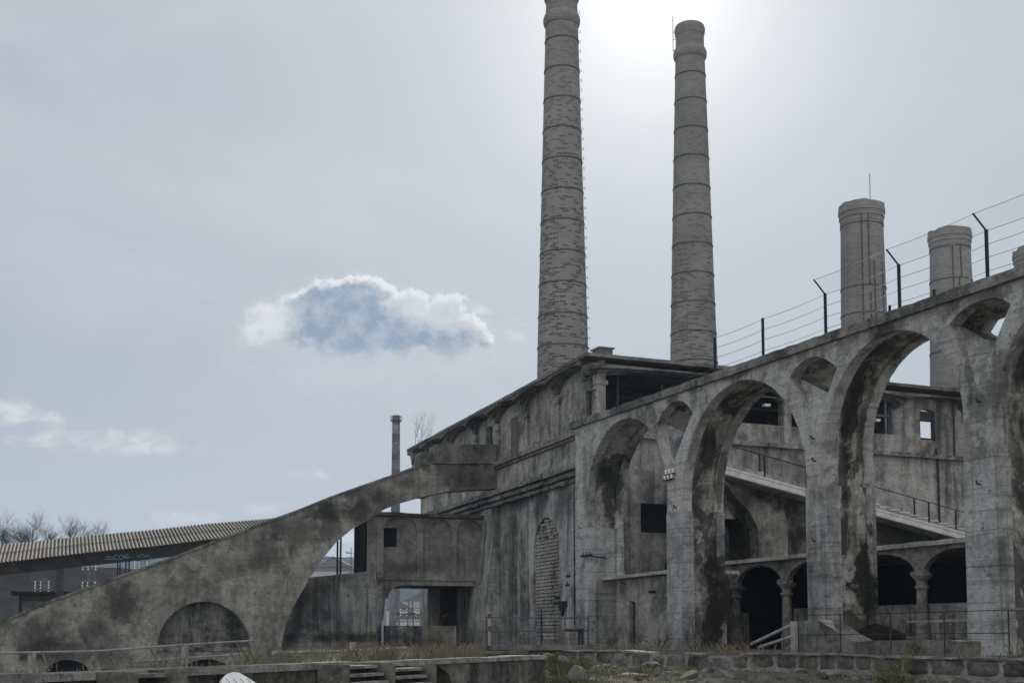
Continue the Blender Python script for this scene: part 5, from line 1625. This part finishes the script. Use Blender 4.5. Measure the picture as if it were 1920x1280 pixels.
# ------------------------------------------------------------------ vegetation and rubble
def grass():
    rng = random.Random(21)
    def blades(mb, x, y, z, n, hh, sp):
        for i in range(n):
            bx, by = x + rng.gauss(0, sp), y + rng.gauss(0, sp)
            h_ = hh * rng.uniform(.4, 1.2); a = rng.uniform(0, 6.28); w = rng.uniform(.003, .006); l = rng.uniform(.1, .7) * h_
            dx, dy = math.cos(a), math.sin(a)
            mb.add([(bx - dy * w, by + dx * w, z), (bx + dy * w, by - dx * w, z), (bx + dx * l * .5, by + dy * l * .5, z + h_ * .7), (bx + dx * l, by + dy * l, z + h_)], [(0, 1, 2), (2, 3, 0)])
    dry = plain("dry straw", (.18, .158, .11), .9, .35, 0, 6)
    grn = plain("dull green grass", (.075, .085, .035), .9, .4, 0, 5)
    mb = MB()
    for i in range(520):                                     # on and just behind the parapet
        u = rng.random()
        x, y = PAR.wld(rng.choice((rng.uniform(-1, 19), rng.gauss(9, 3), rng.gauss(2.5, 1.5), rng.gauss(5, 1.2))), rng.uniform(-.5, -.25) if u < .6 else rng.uniform(-2.6, -.5))
        z = 1.22 if u < .6 else max(.6, ground_z(x, y))
        blades(mb, x, y, z - .03, rng.randint(4, 11), rng.choice((.06, .1, .16, .3)) if u < .6 else .5, .06)
    for i in range(420):                                     # terrace edge behind the stone wall
        x, y = WALL.wld(rng.uniform(-1, 24), rng.choice((rng.uniform(.45, 1.4), rng.uniform(.3, .5))))
        blades(mb, x, y, max(1.12, ground_z(x, y)) - .02, rng.randint(3, 8), rng.choice((.06, .1, .2, .35)), .08)
    for i in range(1300):                                     # bank in front
        x, y = WALL.wld(rng.uniform(-3, 20), -rng.uniform(.05, 9) ** 1.0)
        blades(mb, x, y, ground_z(x, y) - .02, rng.randint(4, 12), rng.choice((.06, .1, .18, .25)), .12)
    for i in range(900):
        x, y = rng.uniform(-12, 9), rng.uniform(40, 72)
        blades(mb, x, y, ground_z(x, y) - .02, rng.randint(4, 9), rng.choice((.12, .2, .35)), .15)
    tag(mb.build("dry_grass", dry, None, recalc=False), None, None, None, 'stuff')
    mb = MB()
    for i in range(900):
        x, y = rng.gauss(.7, .8), rng.gauss(30.5, 3.0)
        if PAR.loc(x, y)[1] < -.1 and y < 27: continue
        blades(mb, x, y, ground_z(x, y) - .03, rng.randint(6, 14), rng.choice((.08, .15, .22)), .12)
    for i in range(500):
        x, y = PAR.wld(rng.uniform(-2, 6), rng.uniform(.1, 1.6)); 
        blades(mb, x, y, ground_z(x, y) - .03, rng.randint(6, 14), rng.choice((.1, .2, .3)), .1)
    tag(mb.build("green_grass", grn, None, recalc=False), None, None, None, 'stuff')


grass()


def shrub(x, y, z, h_, label, seed, mat, n=10, group="dry shrubs on the terrace", leaves=0):
    rng = random.Random(seed)
    t = thing("shrub", label, "shrub", W, (x, y, z), group)
    mb = MB(); lf = MB()
    def grow(p, d, L, r, lev):
        pts = [p]; q = p.copy(); dd = d.copy()
        for i in range(3):
            dd = (dd + Vector((rng.gauss(0, .22), rng.gauss(0, .22), rng.gauss(.02, .12)))).normalized(); q = q + dd * L / 3; pts.append(q.copy())
        mb.tube(pts, [r, r * .85, r * .7, r * .45], 3, False)
        for k in range(leaves if lev else 0):
            c = pts[rng.randint(1, 3)] + Vector((rng.gauss(0, .03), rng.gauss(0, .03), rng.gauss(0, .03))); s = rng.uniform(.012, .03)
            a = Vector((rng.gauss(0, 1), rng.gauss(0, 1), rng.gauss(0, 1))).normalized(); b = a.orthogonal().normalized()
            lf.add([c - a * s, c + b * s * .6, c + a * s, c - b * s * .6], [(0, 1, 2, 3)])
        if lev < 2:
            for k in range(rng.randint(2, 4)):
                grow(pts[rng.randint(1, 3)], (dd + Vector((rng.gauss(0, .6), rng.gauss(0, .6), rng.uniform(-.1, .5)))).normalized(), L * .6, r * .6, lev + 1)
    for i in range(n):
        grow(Vector((x + rng.gauss(0, .08) * h_, y + rng.gauss(0, .08) * h_, z - .03)), Vector((rng.gauss(0, .4), rng.gauss(0, .4), 1)).normalized(), h_ * rng.uniform(.4, .75), .012 * max(.6, h_ ** .5), 0)
    mb.build("stems", mat, t)
    if leaves: lf.build("leaves", plain("yellow green leaves", (.13, .12, .06), .8, .4, 0, 8), t, recalc=False)


twig = plain("straw twigs", (.17, .14, .095), .9, .35); twig2 = plain("dark twigs", (.07, .065, .055), .9, .35); twig3 = plain("reddish twigs", (.13, .075, .055), .9, .3)
def gp(px, z, fr=W):
    return None
SHR = [(820, 58, 1.7, "tall straw-coloured shrub before the passage", twig), (795, 60, 1.3, "straw shrub left of the passage pillar", twig), (845, 56, 1.2, "low straw shrub right of the passage opening", twig),
       (1235, 47, 1.2, "dry shrub left of the first pier's foot", twig2), (1305, 45, 1.3, "dry shrub right of the first pier's foot", twig2), (1340, 44, 1.0, "dark dry shrub under the first pier's soot stain", twig2),
       (1385, 43, .9, "reddish shrub by the porch's first column", twig3), (1195, 50, .8, "low dark shrub before the lean-to hut", twig2), (985, 48, .9, "dry shrub at the end of the guard rail", twig2),
       (1060, 47, .9, "tangled dry shrub before the perforated niche", twig), (640, 60, 1.0, "thin straw shrub before the passage's side wall", twig), (700, 57, .9, "straw shrub beside the short grey post", twig),
       (885, 60, .9, "grey dry shrub under the dark thin post", twig2), (1140, 50, .8, "small dry shrub at the abutment's foot", twig2)]
for i, (px, y, h_, l, m_) in enumerate(SHR):
    x = (px - 960) / 2400 * y
    shrub(x, y, max(GZ - .05, ground_z(x, y)), h_, l, 100 + i, m_)
for i, (px, y, h_, l, m_) in enumerate(((175, 17, .62, "tangle of bare bramble stems behind the parapet", twig), (215, 17.5, .55, "reddish bramble patch on the parapet", twig3), (120, 17, .5, "thin bramble at the parapet's near end", twig), (262, 18.2, .35, "low straw bramble right of the reddish patch", twig))):
    x = (px - 960) / 2400 * y; X_, Y_ = PAR.loc(x, y); X_, Y_ = PAR.wld(X_, -.6)
    shrub(X_, Y_, .75, h_, l, 200 + i, m_, 14, "brambles along the parapet")
for i, (px, py_, h_, l) in enumerate(((1690, -.35, .75, "yellow-leaved weed growing up the stone wall's face"), (1660, -.6, .4, "low yellow-leaved weed at the foot of the stone wall"), (1715, .35, .75, "yellow-leaved weed standing on the wall top by the railing"), (1650, -.9, .35, "small yellow weed farthest forward of the stone wall"))):
    X_ = WALL.hy(px, 1195, py_)[0]; x, y = WALL.wld(X_, py_)
    shrub(x, y, ground_z(x, y) if py_ < 0 else 1.2, h_ if py_ < 0 else .45, l, 300 + i, twig, 9, "yellow-leaved weeds at the stone wall", leaves=5)


def rubble():
    rng = random.Random(31)
    mats = [concrete("rubble pale", (.25, .245, .235), (.12, .12, .11), 97, 1.2, .4, .2, bump=.9), concrete("rubble dark", (.18, .175, .16), (.06, .06, .055), 98, 1.2, .5, .2, bump=.9, moss=.4)]
    def rock(mb, x, y, z, s):
        bm = bmesh.new(); bmesh.ops.create_icosphere(bm, subdivisions=3 if s > .2 else 2, radius=1)
        ph = rng.uniform(0, 99); sx, sy, sz = s * rng.uniform(.7, 1.5), s * rng.uniform(.7, 1.3), s * rng.uniform(.45, .9); a = rng.uniform(0, 3.14)
        v = []
        cuts = [(Vector((rng.gauss(0, 1), rng.gauss(0, 1), rng.gauss(0, 1))).normalized(), rng.uniform(.42, .8)) for _ in range(9)]
        for q_ in bm.verts:
            p = q_.co * (1 + .2 * mnoise.noise(q_.co * 1.3 + Vector((ph, 0, 0))))
            p = p + .12 * Vector((mnoise.noise(q_.co * 3.1 + Vector((0, ph, 0))), mnoise.noise(q_.co * 3.1 + Vector((0, 0, ph))), mnoise.noise(q_.co * 3.3 + Vector((ph, ph, 0)))))
            for cn, cd in cuts:
                ov = p.dot(cn) - cd
                if ov > 0: p = p - cn * ov
            v.append((x + sx * (p.x * math.cos(a) - p.y * math.sin(a)), y + sy * (p.x * math.sin(a) + p.y * math.cos(a)), z + sz * p.z))
        f = [tuple(w.index for w in g.verts) for g in bm.faces]
        bm.free(); mb.add(v, f)
    # the larger lumps are things of their own
    big = [(1075, 1268, .55, 0, "flat pale boulder low in the middle of the rubble bank"), (1180, 1268, .5, 0, "pale slab with a bright top in the rubble bank"), (1215, 1258, .5, 1, "rounded grey boulder beside the pale slab"), (1050, 1250, .42, 1, "mossy boulder near the grass mound"),
           (1360, 1268, .42, 0, "pale lump left of the wall's second course"), (1430, 1272, .34, 0, "small pale lump at the foot of the wall"), (1120, 1252, .32, 0, "grey stone behind the flat boulder"), (1290, 1272, .4, 1, "dark stone in the middle of the bank"), (1010, 1268, .38, 0, "pale stone at the mound's foot"), (1245, 1275, .3, 0, "whitish stone low at the frame's bottom")]
    for px, py, s, k_, l in big:
        for dz in range(60):                                    # walk the line of sight to the ground
            d = W._d(px, py); y = 20 + dz * .4; x = d[0] * y / d[1]; z = EYE + d[2] * y / d[1]
            if z <= ground_z(x, y) + .02: break
        mb = MB(); rock(mb, x, y, ground_z(x, y) - .03, s * .75)
        tag(mb.build("boulder", mats[k_], None), l, "boulder", "boulders on the rubble bank")
    for k_ in range(2):
        mb = MB()
        for i in range(420):
            wx, wy = rng.uniform(-2, 20), -rng.uniform(.1, 11)
            x, y = WALL.wld(wx, wy)
            if PAR.loc(x, y)[1] < .3 and y < 27: continue
            rock(mb, x, y, ground_z(x, y), rng.choice((.04, .06, .08, .12, .17, .22)))
        tag(mb.build("rubble", mats[k_], None), None, None, None, 'stuff')


rubble()


# ------------------------------------------------------------------ haze
def make_haze():
    m = bpy.data.materials.new("haze"); m.use_nodes = True
    k = NT(m.node_tree); k.n.clear()
    out = k.new('ShaderNodeOutputMaterial'); v = k.new('ShaderNodeVolumePrincipled')
    v.inputs['Color'].default_value = (.60, .78, 1.0, 1); v.inputs['Density'].default_value = .00026
    v.inputs['Anisotropy'].default_value = 0.0
    k.l.new(v.outputs[0], out.inputs['Volume'])
    o = MB().box(-1560, 1560, -330, 2390, -3.2, 150).build("haze", m)
    tag(o, None, None, None, 'stuff')


make_haze()
